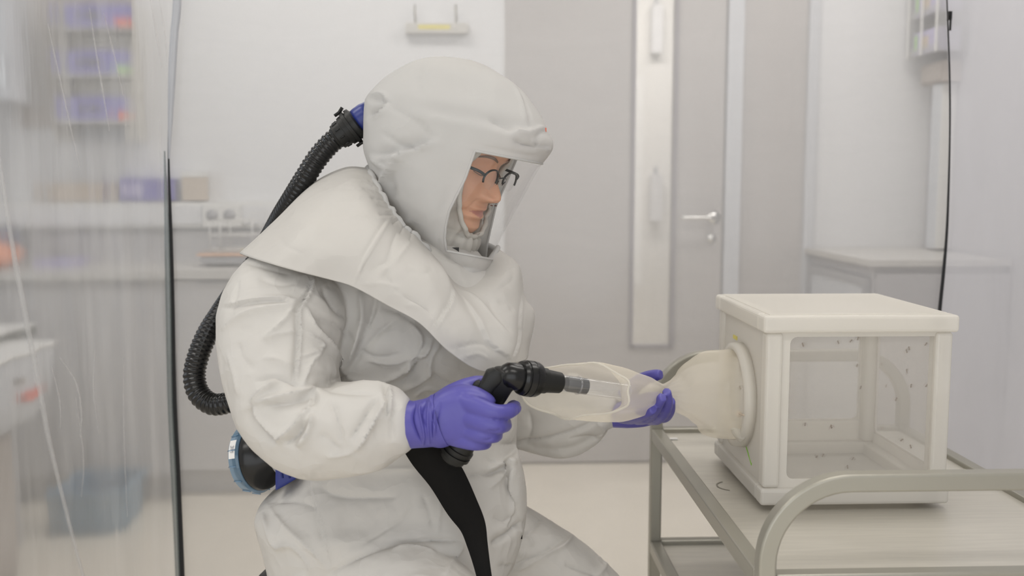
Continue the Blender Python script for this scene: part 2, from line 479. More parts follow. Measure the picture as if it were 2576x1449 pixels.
M_FILMR = sheer('tent_film_smooth', (0.82, 0.82, 0.86), 0.66, transl=0.5, gloss=1.0, groughness=0.15,
                streak=((7, 1, 1.5), 1.5, 0.06), bump=((6, 1, 2), 2.0, .5))
M_CREASE = sheer('tent_film_crease', (0.86, 0.85, 0.84), 0.32, transl=0.5)
M_HEM = sheer('tent_film_hem', (0.60, 0.61, 0.645), 0.66, transl=0.4, gloss=1.2, groughness=0.15)
M_HEMG = sheer('tent_film_edge', (0.22, 0.26, 0.26), 0.50, transl=0.4, gloss=1.5, groughness=0.12)
M_GLASS = sheer('door_glass', (0.75, 0.75, 0.72), 0.10, gloss=1.5, groughness=0.03)
M_LAMP = emit('lamp_diffuser', (1, .96, .9), 2.2)

# ------------------------------------------------------------------ room
D = 4.17
XR, XL = 1.955, -2.5
def struct(name, vf, mat, smooth=False):
    return obj(name, vf, mat, None, smooth, kind='structure')
struct('floor', box(XL - .1, XR + .1, -1.6, D + 1.9, -0.1, 0), M_FLOOR)
ceil = struct('ceiling', box(XL - .1, XR + .1, -1.6, D + .1, ROOM_H, ROOM_H + .1), M_CEIL)
dx0 = P(1270, 700, D)[0]; dx1 = P(1815, 700, D)[0]
gx0 = P(1853, 700, D)[0]; gx1 = P(2012, 700, D)[0]
DH = 2.35
struct('wall_back', join(box(XL - .1, dx0, D, D + .12, 0, ROOM_H), box(dx0, gx1, D, D + .12, DH, ROOM_H),
                         box(gx1, XR + .1, D, D + .12, 0, ROOM_H)), M_WALL)
fx0_, fx1_, fz0_, fz1_ = -1.95, 1.75, .15, 2.35
struct('wall_front', join(box(XL - .1, fx0_, -1.7, -1.6, 0, ROOM_H), box(fx1_, XR + .1, -1.7, -1.6, 0, ROOM_H), box(fx0_, fx1_, -1.7, -1.6, 0, fz0_), box(fx0_, fx1_, -1.7, -1.6, fz1_, ROOM_H)), M_WALL)
w2 = obj('added_window', join(box(fx0_, fx1_, -1.68, -1.58, fz0_, fz0_ + .05), box(fx0_, fx1_, -1.68, -1.58, fz1_ - .05, fz1_), *[box(x_, x_ + .05, -1.68, -1.58, fz0_ + .05, fz1_ - .05) for x_ in (fx0_, -.75, .5, fx1_ - .05)]), M_FRAME, kind='structure', smooth=False)  # unseen window added in the front wall to go with the rear fill
obj('pane', box(fx0_ + .05, fx1_ - .05, -1.64, -1.63, fz0_ + .05, fz1_ - .05), M_GLASS, w2, False)
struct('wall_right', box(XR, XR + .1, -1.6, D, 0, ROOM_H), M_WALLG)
# left wall with a window opening
wy0, wy1, wz0, wz1 = 1.15, 3.05, 1.0, 2.1
struct('wall_left', join(box(XL - .1, XL, -1.6, wy0, 0, ROOM_H), box(XL - .1, XL, wy1, D, 0, ROOM_H),
                         box(XL - .1, XL, wy0, wy1, 0, wz0), box(XL - .1, XL, wy0, wy1, wz1, ROOM_H)), M_WALL)
wn = obj('window_1', join(box(XL - .06, XL + .02, wy0, wy0 + .05, wz0, wz1), box(XL - .06, XL + .02, wy1 - .05, wy1, wz0, wz1),
                          box(XL - .06, XL + .02, wy0, wy1, wz0, wz0 + .05), box(XL - .06, XL + .02, wy0, wy1, wz1 - .05, wz1)),
         M_FRAME, kind='structure', smooth=False)
obj('pane', box(XL - .03, XL - .02, wy0 + .05, wy1 - .05, wz0 + .05, wz1 - .05), M_GLASS, wn, False)
for lx, ly in LAMP_XY:
    t = thing('ceiling_light', 'white recessed ceiling light panel above the tent', 'light', (lx, ly, ROOM_H), 'ceiling light panels')
    fr = join(box(lx - .62, lx + .62, ly - .18, ly - .15, ROOM_H - .03, ROOM_H), box(lx - .62, lx + .62, ly + .15, ly + .18, ROOM_H - .03, ROOM_H),
              box(lx - .62, lx - .59, ly - .15, ly + .15, ROOM_H - .03, ROOM_H), box(lx + .59, lx + .62, ly - .15, ly + .15, ROOM_H - .03, ROOM_H))
    obj('frame', fr, M_WHITE, t, False)
    obj('diffuser', box(lx - .59, lx + .59, ly - .15, ly + .15, ROOM_H - .012, ROOM_H - .002), M_LAMP, t, False)

# door with vision panel
zt0, zt1 = P(1640, 868, D)[2], 2.2
vx0, vx1 = P(1592, 500, D)[0], P(1692, 500, D)[0]
door = obj('door_1', join(box(dx0 + .004, vx0, D - .01, D + .05, 0.012, DH - .03), box(vx1, dx1 - .004, D - .01, D + .05, 0.012, DH - .03),
                          box(vx0, vx1, D - .01, D + .05, 0.012, zt0), box(vx0, vx1, D - .01, D + .05, zt1, DH - .03)),
           M_DOOR, kind='structure', smooth=False)
obj('pane', box(vx0, vx1, D + .01, D + .02, zt0, zt1), M_GLASS, door, False)
g = .012
obj('glazing_bead', join(box(vx0 - g, vx0 + .004, D - .02, D - .008, zt0 - g, zt1 + g), box(vx1 - .004, vx1 + g, D - .02, D - .008, zt0 - g, zt1 + g),
                         box(vx0, vx1, D - .02, D - .008, zt0 - g, zt0 + .004), box(vx0, vx1, D - .02, D - .008, zt1 - .004, zt1 + g)), M_SEAL, door, False)
a, b = P(1715, 548, D - .07), P(1795, 548, D - .07)
hd = join(sweep(catmull([a, (a + b) / 2, b], 10), .009, .009, 12), sweep(np.array([b, b + [0, .06, 0]]), .009, .009, 12),
          lathe([(0, .026), (.008, .026)], P(1797, 548, D - .012) + [0, 0, 0], (0, 1, 0), 24))
obj('door_handle', hd, M_CHROME, door)
obj('lock_cylinder', lathe([(0, .017), (.012, .017)], P(1790, 600, D - .022), (0, 1, 0), 20), M_CHROME, door)
struct('trim_1', join(box(dx1, gx0, D - .03, D + .06, 0, DH), box(dx0, gx1, D - .03, D + .06, DH - .03, DH + .04)), M_FRAME)
struct('door_2', box(gx0 + .003, gx1, D - .005, D + .05, 0.012, DH - .03), M_DOOR)
struct('trim_2', box(gx1, P(2036, 700, D)[0], D - .03, D + .06, 0, DH + .04), M_FRAME)
struct('baseboard_back', box(XL, dx0, D - .012, D, 0, .08), M_CAB)
struct('baseboard_right', box(XR - .012, XR, -1.6, D, 0, .08), M_CAB)
# corridor seen through the vision panel
struct('wall_corridor', box(-1.2, 3.0, D + 1.9, D + 2.0, 0, ROOM_H), M_WALLW)
struct('ceiling_corridor', box(-1.2, 3.0, D + .1, D + 2.0, ROOM_H, ROOM_H + .1), M_CEIL)
area('corridor_light', (0.9, D + 1.0, ROOM_H - .05), (1.6, .4), 32, WARM)
for (px, py0, py1, pw, lb) in [(1650, 15, 135, 24, 'upper grey wall unit seen through the door window'),
                               (1648, 440, 555, 26, 'lower grey wall unit seen through the door window')]:
    Yc = D + 1.88
    a, b = P(px - pw / 2, py0, Yc), P(px + pw / 2, py1, Yc)
    t = thing('wall_controller', lb, 'wall unit', (a[0], Yc, b[2]))
    obj('housing', box(a[0], b[0], Yc - .05, Yc + .02, b[2], a[2]), M_CAB, t, False)
    s = (a + b) / 2
    obj('stem', box(s[0] - .008, s[0] + .008, Yc - .02, Yc + .02, a[2], a[2] + .05), M_GREYM, t, False)

# ------------------------------------------------------------------ back bench on the left
bz = 0.9
bx1 = P(900, 660, D)[0]
bench = thing('lab_bench', 'long grey laboratory bench along the back wall, under the sockets', 'bench', (XL + 1, 4.0, 0))
obj('worktop', box(XL + .02, bx1, 3.72, D - .003, bz - .035, bz), M_TOP, bench, False)
obj('upstand', box(XL + .02, bx1, D - .022, D - .003, bz, bz + .125), M_CAB, bench, False)
n = 6; ww = (bx1 - (XL + .02)) / n
for i in range(n):
    x0 = XL + .02 + i * ww
    obj('cabinet_body', box(x0 + .002, x0 + ww - .002, 3.79, D - .025, .10, bz - .036), M_CAB, bench, False)
    dr = obj('cabinet_door', box(x0 + .004, x0 + ww - .004, 3.765, 3.788, .11, bz - .045), M_CAB, bench, False)
    obj('handle', box(x0 + ww / 2 - .07, x0 + ww / 2 + .07, 3.752, 3.764, bz - .065, bz - .057), M_CAB, dr, False)
obj('plinth', box(XL + .02, bx1, 3.84, D - .025, 0.001, .10), M_CAB, bench, False)

# trunking / ledge with sockets
tz1, tz0 = P(600, 508, D)[2], P(600, 570, D)[2]
tr = thing('cable_trunking', 'white wall trunking ledge running above the back bench', 'trunking', (P(600, 540, D)[0], D, tz0))
obj('channel', box(XL + .02, bx1, D - .07, D - .002, tz0, tz1), M_WHITE, tr, False)
obj('cover', box(XL + .02, bx1, D - .078, D - .07, tz0 + .015, tz1 - .015), M_WALL, tr, False)
sp = thing('wall_socket', 'white double wall socket on the trunking above the wire rack', 'socket', tuple(P(556, 545, D - .08)))
a, b = P(508, 514, D - .09), P(606, 572, D - .09)
o = obj('socket_plate', box(a[0], b[0], D - .092, D - .0785, b[2], a[2]), M_WHITE, sp, False); bevel(o, .004)
for px in (533, 577):
    c = P(px, 541, D - .095)
    rg = obj('socket_outlet', lathe([(0, .024), (.004, .023), (.004, .019), (-.004, .018)], c, (0, 1, 0), 28), M_GREYM, sp)
    obj('earth_pin', join(lathe([(0, .003), (.004, .003)], c + [-.009, -.002, 0], (0, 1, 0), 10), lathe([(0, .003), (.004, .003)], c + [.009, -.002, 0], (0, 1, 0), 10)), M_GREYD, rg)

# boxes on the ledge
def carton(name, label, cat, x0p, x1p, y0p, y1p, Y, dep, mat, lid=None, group=None, band=None):
    a, b = P(x0p, y0p, Y), P(x1p, y1p, Y)
    t = thing(name, label, cat, ((a[0] + b[0]) / 2, Y + dep / 2, b[2]), group)
    o = obj('body', box(a[0], b[0], Y, Y + dep, b[2], a[2]), mat, t, False); bevel(o, .003)
    if lid is not None:
        o = obj('lid', box(a[0] - .002, b[0] + .002, Y - .002, Y + dep + .001, a[2] - .018, a[2] + .002), lid, t, False)
    if band is not None:
        h = a[2] - b[2]
        obj('printed_band', box(a[0] + .02, a[0] + .10, Y - .002, Y + .001, b[2] + h * .2, b[2] + h * .75), band, t, False)
    return t, a, b
ly = D - .068
carton('glove_box', 'purple glove carton lying on the trunking ledge beside a beige carton', 'box', 300, 440, 449, 505, ly, .06, M_PURP, None, None, M_PURPL)
carton('cardboard_box', 'beige cardboard box on the trunking ledge, just right of the left zip', 'box', 456, 515, 434, 505, ly, .06, M_CARD, M_WHITE)
carton('storage_box', 'low beige box on the ledge behind the creased film', 'box', 140, 292, 462, 506, ly, .06, M_CARD, M_CARD)

# glove rack on the back wall (left)
rx0, rx1 = P(50, 0, D)[0], P(358, 0, D)[0]
setp(obj('backing_board', box(rx0, rx1, D - .02, D - .002, P(200, 325, D)[2], P(200, -120, D)[2]), M_TAUPE, None, False, base=(rx0, D, 1.5)),
     'taupe wall board carrying the three glove dispensers', 'board')
for k, (y0, y1, mk) in enumerate([(18, 76, M_RED), (133, 192, M_GREEN), (247, 306, M_RED)]):
    Y = D - .14
    a, b = P(168, y0, Y), P(342, y1, Y)
    pos = ['topmost', 'middle', 'lowest'][k]
    t = thing('glove_box', 'purple glove box, %s of three on the taupe board' % pos, 'box', ((a[0] + b[0]) / 2, Y + .05, b[2]), 'glove boxes on the taupe board')
    o = obj('carton', box(a[0], b[0], Y, Y + .11, b[2], a[2]), M_PURP, t, False); bevel(o, .003)
    obj('oval_opening', join(lathe([(0, .001), (0, .018), (.001, .018)], P(235, (y0 + y1) / 2, Y - .001), (0, 1, 0), 20),
                             lathe([(0, .001), (0, .018), (.001, .018)], P(255, (y0 + y1) / 2, Y - .001), (0, 1, 0), 20)), M_GREYD, t, False)
    c, d = P(300, y1 - 22, Y), P(340, y1 - 2, Y)
    obj('printed_label', box(c[0], d[0], Y - .002, Y + .001, d[2], c[2]), mk, t, False)
    t2 = thing('dispenser_bracket', 'steel wire bracket under the %s purple glove box' % pos, 'bracket', ((a[0] + b[0]) / 2, D - .03, b[2] - .01), 'wire brackets of the glove rack')
    obj('shelf_plate', box(a[0] - .015, b[0] + .015, Y - .01, D - .021, b[2] - .008, b[2] - .001), M_STEEL, t2, False)
    for q in range(3):
        zz = b[2] - .02 - q * .022
        obj('slat', box(a[0] + .01, b[0] - .01, D - .045, D - .021, zz - .010, zz), M_STEEL if k < 2 else M_CABL, t2, False)
    for xx in (a[0] - .012, b[0] + .007):
        obj('side_wire', box(xx, xx + .005, Y - .01, D - .021, b[2] - .08, a[2] + .01), M_STEEL, t2, False)
# wall cabinet far left
a = P(50, 255, D - .3)
wc = thing('wall_cabinet', 'pale blue-grey wall cabinet hanging at the far left', 'cabinet', (a[0] - .3, D - .15, a[2]))
obj('body', box(a[0] - .75, a[0], D - .30, D - .021, a[2], a[2] + .62), M_CABL, wc, False)
for i in range(2):
    x0 = a[0] - .75 + i * .375
    dd = obj('cabinet_door', box(x0 + .003, x0 + .372, D - .32, D - .301, a[2] + .003, a[2] + .617), M_CABL, wc, False)
    obj('handle', box(x0 + .33, x0 + .34, D - .335, D - .321, a[2] + .05, a[2] + .17), M_CHROME, dd, False)

# warming plate with wire rack on the bench
px0, px1 = 492, 650
Yh = 3.83
a, b = P(px0, 612, Yh), P(px1, 655, Yh)
hp = thing('heating_plate', 'flat grey laboratory warming plate with orange rim on the back bench', 'hot plate', ((a[0] + b[0]) / 2, Yh + .12, bz + .001))
x0, x1 = a[0], b[0]
o = obj('housing', box(x0 + .015, x1 - .015, Yh + .01, Yh + .23, bz + .012, bz + .042), M_GREYM, hp, False); bevel(o, .006)
o = obj('rim', box(x0, x1, Yh, Yh + .24, bz + .043, bz + .054), M_ORANGE, hp, False, label='orange rim'); o.data.materials[0] = pbr('pale_orange_rim', (0.80, 0.46, 0.28), .5); bevel(o, .004)
o = obj('plate', box(x0 + .01, x1 - .01, Yh + .01, Yh + .23, bz + .055, bz + .062), M_TAUPE, hp, False)
obj('front_label', box(x1 - .075, x1 - .03, Yh + .03, Yh + .07, bz + .0625, bz + .0635), M_YELL, hp, False)
for xx in (x0 + .03, x1 - .05):
    for yy in (Yh + .03, Yh + .19):
        obj('foot', box(xx, xx + .02, yy, yy + .02, bz + .001, bz + .012), M_GREYD, hp, False)
wr = thing('wire_rack', 'white wire rack standing on the warming plate below the socket', 'rack', ((x0 + x1) / 2, Yh + .12, bz + .064))
def wire(pts, r=.0022, n=None):
    pts = [np.array(p, float) for p in pts]
    return join(*[sweep(np.array([pts[i], pts[i + 1]]), r, r, 8, ref=(.3, 1, .2)) for i in range(len(pts) - 1)])
ztop = bz + .064 + .115; zb = bz + .067
rxa, rxb, rya, ryb = x0 + .045, x1 - .03, Yh + .04, Yh + .2
obj('top_frame', wire([(rxa, rya, ztop), (rxb, rya, ztop), (rxb, ryb, ztop), (rxa, ryb, ztop), (rxa, rya, ztop)]), M_WHITE, wr)
obj('bottom_frame', wire([(rxa, rya, zb), (rxb, rya, zb), (rxb, ryb, zb), (rxa, ryb, zb), (rxa, rya, zb)]), M_WHITE, wr)
obj('middle_frame', wire([(rxa, rya, (ztop + zb) / 2), (rxb, rya, (ztop + zb) / 2), (rxb, ryb, (ztop + zb) / 2), (rxa, ryb, (ztop + zb) / 2), (rxa, rya, (ztop + zb) / 2)]), M_WHITE, wr)
for xx in (rxa, rxa + .04, rxb):
    for yy in (rya, ryb):
        obj('upright', wire([(xx, yy, zb), (xx, yy, ztop)]), M_WHITE, wr)
obj('handle', wire([(rxb - .01, rya, ztop), (rxb - .01, rya, ztop + .03), (rxb + .02, ryb, ztop + .03), (rxb + .02, ryb, ztop)]), M_WHITE, wr)

# things at far left of the bench
a, b = P(-30, 606, 3.85), P(34, 672, 3.85)
ob = thing('orange_bag', 'bright orange bag slumped on the back bench at the left edge', 'bag', ((a[0] + b[0]) / 2, 3.9, bz + .001))
v, f = remesh([sweep(catmull([(a[0], 3.92, bz + .045), ((a[0] + b[0]) / 2, 3.9, bz + .055), (b[0], 3.92, bz + .035)], 14), [.03 + .02 * math.sin(PI * i / 13) for i in range(14)], .06, 20)], .006, 3)
v = crumple(v, f, .006, 22); v[:, 2] = np.maximum(v[:, 2], bz + .001)
obj('bag_body', (v, f), M_ORANGE, ob)
c = np.array([(a[0] + b[0]) / 2, 3.9, bz + .105])
obj('knot', lathe([(-.012, .008), (0, .012), (.01, .006), (.025, .014), (.03, .012)], c, (0.2, 0, 1), 14), M_ORANGE, ob)
a = P(-2, 590, 3.98)
nb = thing('reagent_bottle', 'dark blue bottle standing behind the orange bag', 'bottle', (a[0], 4.05, bz + .001))
obj('bottle_body', lathe([(0, .034), (.002, .037), (.11, .037), (.13, .03), (.145, .016), (.16, .016)], (a[0], 4.08, bz + .001), (0, 0, 1), 28), M_NAVY, nb)
obj('cap', lathe([(0, .019), (.022, .019), (.024, .015)], (a[0], 4.08, bz + .16), (0, 0, 1), 20), M_CABL, nb)
a, b = P(110, 640, 3.95), P(220, 662, 3.95)
tb = thing('instrument_tray', 'low pale tray lying on the back bench behind the creased film', 'tray', ((a[0] + b[0]) / 2, 4.0, bz + .001))
obj('tray_base', box(a[0], b[0], 3.92, 4.1, bz + .001, bz + .006), M_PURPL, tb, False)
obj('tray_rim', join(box(a[0], b[0], 3.92, 3.925, bz + .006, bz + .03), box(a[0], b[0], 4.095, 4.1, bz + .006, bz + .03),
                     box(a[0], a[0] + .005, 3.925, 4.095, bz + .006, bz + .03), box(b[0] - .005, b[0], 3.925, 4.095, bz + .006, bz + .03)), M_PURPL, tb, False)

# wall rail with rods, top centre
Y = D - .04
a, b = P(1022, 56, Y), P(1178, 84, Y)
rl = thing('wall_bracket', 'slim grey bar with a yellow label hung from two rods high on the wall', 'bracket', ((a[0] + b[0]) / 2, D - .02, b[2]))
o = obj('bar', box(a[0], b[0], Y, D - .002, b[2], a[2]), M_GREYM, rl, False); bevel(o, .004)
o.data.materials[0] = pbr('bracket_grey', (0.62, 0.60, 0.56), .4)
obj('end_cap', box(a[0] - .006, a[0], Y - .001, D - .002, b[2] - .001, a[2] + .001), M_WHITE, rl, False)
for px in (1043, 1146):
    c = P(px, 12, Y + .012)
    obj('rod', sweep(np.array([c, [c[0] + .003, c[1], a[2] - .01]]), .004, .004, 12), M_ALU, rl)
    obj('screw', lathe([(0, .005), (.003, .005)], P(px - 2, 70, Y - .003), (0, 1, 0), 12), M_WHITE, rl)
c, d = P(1052, 62, Y), P(1132, 74, Y)
obj('yellow_label', box(c[0], d[0], Y - .001, Y + .001, d[2], c[2]), M_YELL, rl, False, label='yellow label strip')

# ------------------------------------------------------------------ right bench
rb = thing('side_bench', 'pale bench with a cabinet below, in the far right corner beyond the cage', 'bench', (1.7, 3.8, 0))
sx0 = 1.43; sz = .95
obj('worktop', box(sx0 - .01, XR - .015, 3.44, D - .003, sz - .022, sz), M_TOP, rb, False)
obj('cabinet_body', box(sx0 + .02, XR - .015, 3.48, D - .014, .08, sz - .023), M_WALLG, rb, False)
for (q0, q1) in ((3.50, 3.53), (D - .08, D - .05)):
    obj('side_post', box(sx0, sx0 + .018, q0, q1, .08, sz - .07), M_GREYM, rb, False)
obj('side_rail', box(sx0, sx0 + .018, 3.53, D - .08, sz - .10, sz - .07), M_GREYM, rb, False)
obj('side_panel', box(sx0 + .008, sx0 + .019, 3.53, D - .08, .12, sz - .10), M_CABL, rb, False)
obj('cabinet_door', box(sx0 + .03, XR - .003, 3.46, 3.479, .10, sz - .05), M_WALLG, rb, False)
obj('plinth', box(sx0 + .03, XR - .03, 3.52, D - .02, .001, .08), M_CAB, rb, False)
# glove dispenser on right wall
gX0 = XR - .125; 
gy0, gy1 = 3.86, 4.13
gz0 = P(2300, 150, gy1)[2]
gd = thing('glove_dispenser', 'clear acrylic glove dispenser hanging high on the right wall', 'dispenser', (XR - .05, (gy0 + gy1) / 2, gz0))
hh = .155
for k in range(3):
    z0 = gz0 + k * hh
    obj('shelf', box(gX0, XR - .004, gy0, gy1, z0, z0 + .004), M_CLEAR, gd, False)
    obj('front_lip', box(gX0, gX0 + .004, gy0, gy1, z0 + .004, z0 + .035), M_CLEAR, gd, False)
for yy in (gy0 - .004, gy1):
    obj('side_panel', box(gX0, XR - .004, yy, yy + .004, gz0, gz0 + 3 * hh), M_CLEAR, gd, False)
for yy in (gy0 + .005, (gy0 + gy1) / 2, gy1 - .01):
    obj('front_strut', box(gX0 - .006, gX0, yy, yy + .008, gz0, gz0 + 3 * hh), M_WHITE, gd, False)
for k in range(3):
    z0 = gz0 + k * hh + .005
    t = thing('glove_box', 'lilac glove box, %s shelf of the clear dispenser' % ['bottom', 'middle', 'top'][k], 'box', (XR - .07, (gy0 + gy1) / 2, z0), 'glove boxes in the clear dispenser')
    o = obj('carton', box(gX0 + .010, XR - .02, gy0 + .02, gy1 - .03, z0, z0 + .095), M_PURPL, t, False); bevel(o, .003)
    obj('printed_band', box(gX0 + .008, gX0 + .0105, gy0 + .10, gy0 + .17, z0 + .02, z0 + .07), M_CARD, t, False)
    obj('green_print', box(gX0 + .008, gX0 + .0105, gy1 - .07, gy1 - .045, z0 + .02, z0 + .085), M_GREEN, t, False)
c = P(2352, 208, 3.95)
pb = thing('wall_box', 'taupe box fixed to the right wall below the glove dispenser', 'wall box', (XR - .03, 3.95, c[2]))
o = obj('housing', box(XR - .075, XR - .003, 3.90, 4.10, c[2], c[2] + .085), M_TAUPE, pb, False); bevel(o, .003)
obj('cover_plate', box(XR - .082, XR - .075, 3.915, 4.085, c[2] + .01, c[2] + .075), M_TAUPE, pb, False)
vd = thing('vertical_duct', 'pale vertical cable duct on the right wall below the taupe box', 'duct', (XR - .03, 4.0, .96))
obj('channel', box(XR - .06, XR - .003, 3.93, 4.02, .96, c[2] - .003), M_WHITE, vd, False)
obj('cover', box(XR - .066, XR - .06, 3.94, 4.01, .96, c[2] - .004), M_CABL, vd, False)

# ------------------------------------------------------------------ left side bench & bin
sb = thing('side_table', 'white topped table with a dark front edge at the left edge', 'table', (-1.9, 2.6, 0))
sX = -1.50; szt = .75
obj('tabletop', box(XL + .01, sX, 2.38, 3.39, szt - .004, szt), M_WHITE, sb, False)
obj('edge_band', box(XL + .01, sX + .003, 2.375, 3.393, szt - .034, szt - .0045), M_EDGE, sb, False, label='dark edge band')
for xx in (XL + .06, sX - .09):
    for yy in (2.42, 3.30):
        obj('leg', box(xx, xx + .04, yy, yy + .04, .001, szt - .035), M_GREYM, sb, False)
bn = thing('drawer_bin', 'white plastic bin with rounded base and red label left of the tent', 'bin', (-1.55, 2.7, .001))
c = P(150, 856, 3.17); bX = c[0]; bzT = min(c[2], szt - .036)
rings = []
for (z, ins, rr) in [(bzT, 0, .03), (bzT - .02, 0, .03), (bzT - .12, .008, .04), (bzT - .19, .02, .06), (bzT - .225, .05, .08), (bzT - .24, .1, .09)]:
    x0, x1, y0, y1 = -1.95 + ins, bX - ins, 2.42 + ins, 3.17 - ins
    ring = []
    for cx, cy, a0 in [(x1 - rr, y1 - rr, 0), (x0 + rr, y1 - rr, 90), (x0 + rr, y0 + rr, 180), (x1 - rr, y0 + rr, 270)]:
        for q in range(6):
            an = math.radians(a0 + q * 18); ring.append((cx + rr * math.cos(an), cy + rr * math.sin(an), z))
    rings.append(ring)
rings_o = rings[::-1]
o = obj('bin_body', rings_mesh(rings_o), M_CABL, bn); autosmooth(o, 50)
o = obj('lid', box(-1.955, bX + .008, 2.415, 3.178, bzT + .001, bzT + .012), M_WHITE, bn, False); bevel(o, .005)
c = P(122, 984, 3.0)
obj('red_label', box(bX - .012, bX + .003, 2.93, 3.06, c[2] - .012, c[2] + .014), M_RED, bn, False, label='red label')
for yy in (2.6, 2.9):
    obj('clip', box(bX - .002, bX + .007, yy, yy + .02, bzT - .08, bzT - .06), M_TAUPE, bn, False)
o = obj('base_cabinet', box(-1.86, bX - .10, 2.50, 3.08, .001, bzT - .239), M_TAUPE, bn, False); bevel(o, .03, 4)
c = PZ(232, 1335, 0.0)
bb = thing('storage_crate', 'blue plastic crate on the floor behind the creased film', 'crate', (c[0], c[1] + .12, .001))
x0, x1 = PZ(150, 1335, 0)[0], PZ(312, 1335, 0)[0]
hb = .155
rr = [np.array([(x0 + i, c[1] + i, z), (x1 - i, c[1] + i, z), (x1 - i, c[1] + .3 - i, z), (x0 + i, c[1] + .3 - i, z)]) for z, i in ((.001, .015), (hb, 0), (hb, .006), (.01, .02))]
obj('crate_body', rings_mesh(rr), M_BLUEB, bb, False)
obj('rim', join(box(x0 - .01, x1 + .01, c[1] - .01, c[1], hb - .02, hb), box(x0 - .01, x1 + .01, c[1] + .3, c[1] + .31, hb - .02, hb),
                box(x0 - .01, x0, c[1], c[1] + .3, hb - .02, hb), box(x1, x1 + .01, c[1], c[1] + .3, hb - .02, hb)), M_BLUEB, bb, False)

# ------------------------------------------------------------------ tent film
TY = 2.33
def film_sheet(x0, x1, amp, nx, nz, seed, zt=2.6, zb=0.01, freq=9, edge=None):
    v = []
    for j in range(nz):
        z = zb + (zt - zb) * j / (nz - 1)
        for i in range(nx):
            u = i / (nx - 1)
            xa, xb = (x0, x1) if edge is None else edge(z)
            x = xa + (xb - xa) * u
            yy = TY + amp * (mnoise.noise(Vector((x * freq, z * 0.8, seed))) + 0.5 * mnoise.noise(Vector((x * freq * 3, z * 2, seed + 4))))
            v.append((x, yy, z))
    f = []
    for j in range(nz - 1):
        for i in range(nx - 1):
            q = j * nx + i; f.append((q, q + 1, q + nx + 1, q + nx))
    return np.array(v), f
ZL = [(441, -260), (436, 0), (428, 200), (424, 380), (430, 600), (434, 780), (438, 1000), (447, 1200), (457, 1449), (472, 1900), (478, 2300)]
ZR = [(2372, -260), (2382, 0), (2389, 200), (2389, 360), (2383, 560), (2374, 680), (2364, 780), (2345, 1000), (2320, 1300), (2300, 1700), (2290, 2300)]
zl = np.array([P(a, b, TY) for a, b in catmull(ZL, 80)]); zr = np.array([P(a, b, TY) for a, b in catmull(ZR, 80)])
def xl_at(z): return float(np.interp(z, zl[::-1, 2], zl[::-1, 0]))
def xr_at(z): return float(np.interp(z, zr[::-1, 2], zr[::-1, 0]))
tent = thing('tent', 'clear plastic tent wall with two black zips behind the person', 'tent', (0.3, TY, 0))
obj('door_flap', film_sheet(0, 0, .006, 60, 60, 2.0, edge=lambda z: (xl_at(z), xr_at(z)), freq=2.2), M_FILMC, tent)
o = obj('side_wall', film_sheet(0, 0, .016, 160, 80, 7.0, edge=lambda z: (-2.3, xl_at(z)), freq=11), M_FILML, tent, label='creased clear film left of the zip')
obj('side_wall', film_sheet(0, 0, .010, 80, 60, 12.0, edge=lambda z: (xr_at(z), 1.93), freq=4), M_FILMR, tent, label='smooth clear film right of the zip')
# zip tapes
def tape(pl, ws, y, mat, name, thick=.002, off=0, label=None):
    p = np.array([P(a + off, b, y) for a, b in pl]); p[:, 2] = np.maximum(p[:, 2], .012)
    return obj(name, ribbon(p, np.array(ws) * y / F_PX, thick, (1, 0, 0), 90), mat, tent, True, label=label)
tape(ZL[2:], [2, 4, 9, 11, 12, 14, 15, 15, 15], TY - .012, M_ZIP, 'zip', label='black zip at the left')
tape(ZR, [2, 3, 4, 4, 6, 8, 9, 10, 10, 10, 10], TY - .012, M_ZIP, 'zip', label='black zip at the right')
tape(ZL[3:], [3, 12, 14, 13, 14, 12, 14, 14], TY - .018, M_HEMG, 'film_edge', off=-10)
pts = [(452, -200), (446, 0), (438, 90), (433, 180), (430, 260), (427, 340), (425, 400)]
tape(pts, [20, 20, 19, 18, 14, 8, 3], TY - .022, M_HEM, 'folded_hem')
# welded seam strip across the creased film
sp_ = [(-6, 380), (10, 480), (28, 600), (50, 720), (75, 850), (100, 980), (122, 1100), (150, 1220), (180, 1340), (212, 1460), (240, 1560)]
tape(sp_, [8, 9, 11, 13, 13, 12, 11, 9, 8, 7, 7], TY - .024, M_CREASE, 'welded_seam')
for crs, wdd in [([(402, 0), (418, 120), (420, 190)], 2), ([(375, -20), (392, 80), (408, 170)], 2), ([(402, 300), (404, 400), (410, 520)], 2),
                 ([(120, 60), (160, 240), (200, 420)], 4), ([(225, 20), (240, 120), (262, 250), (275, 330)], 4), ([(260, 30), (290, 150), (310, 240)], 3),
                 ([(150, 900), (190, 960), (205, 1040), (200, 1100)], 5), ([(130, 920), (150, 1010), (152, 1080)], 4), ([(240, 860), (235, 980), (250, 1100)], 3),
                 ([(310, 900), (312, 1100), (320, 1300)], 3), ([(190, 1000), (210, 1150), (205, 1250)], 3)]:
    tape(crs, [wdd * .15] + [wdd * .6] * (len(crs) - 2) + [wdd * .15], TY - .02, M_CREASE, 'crease')
# zip slider
c = P(2388, 40, TY - .02)
obj('zip_slider', join(box(c[0] - .004, c[0] + .004, c[1] - .006, c[1] + .004, c[2] - .010, c[2] + .010), box(c[0] - .002, c[0] + .002, c[1] - .009, c[1] - .006, c[2] - .035, c[2])), M_BLACK, tent, False)

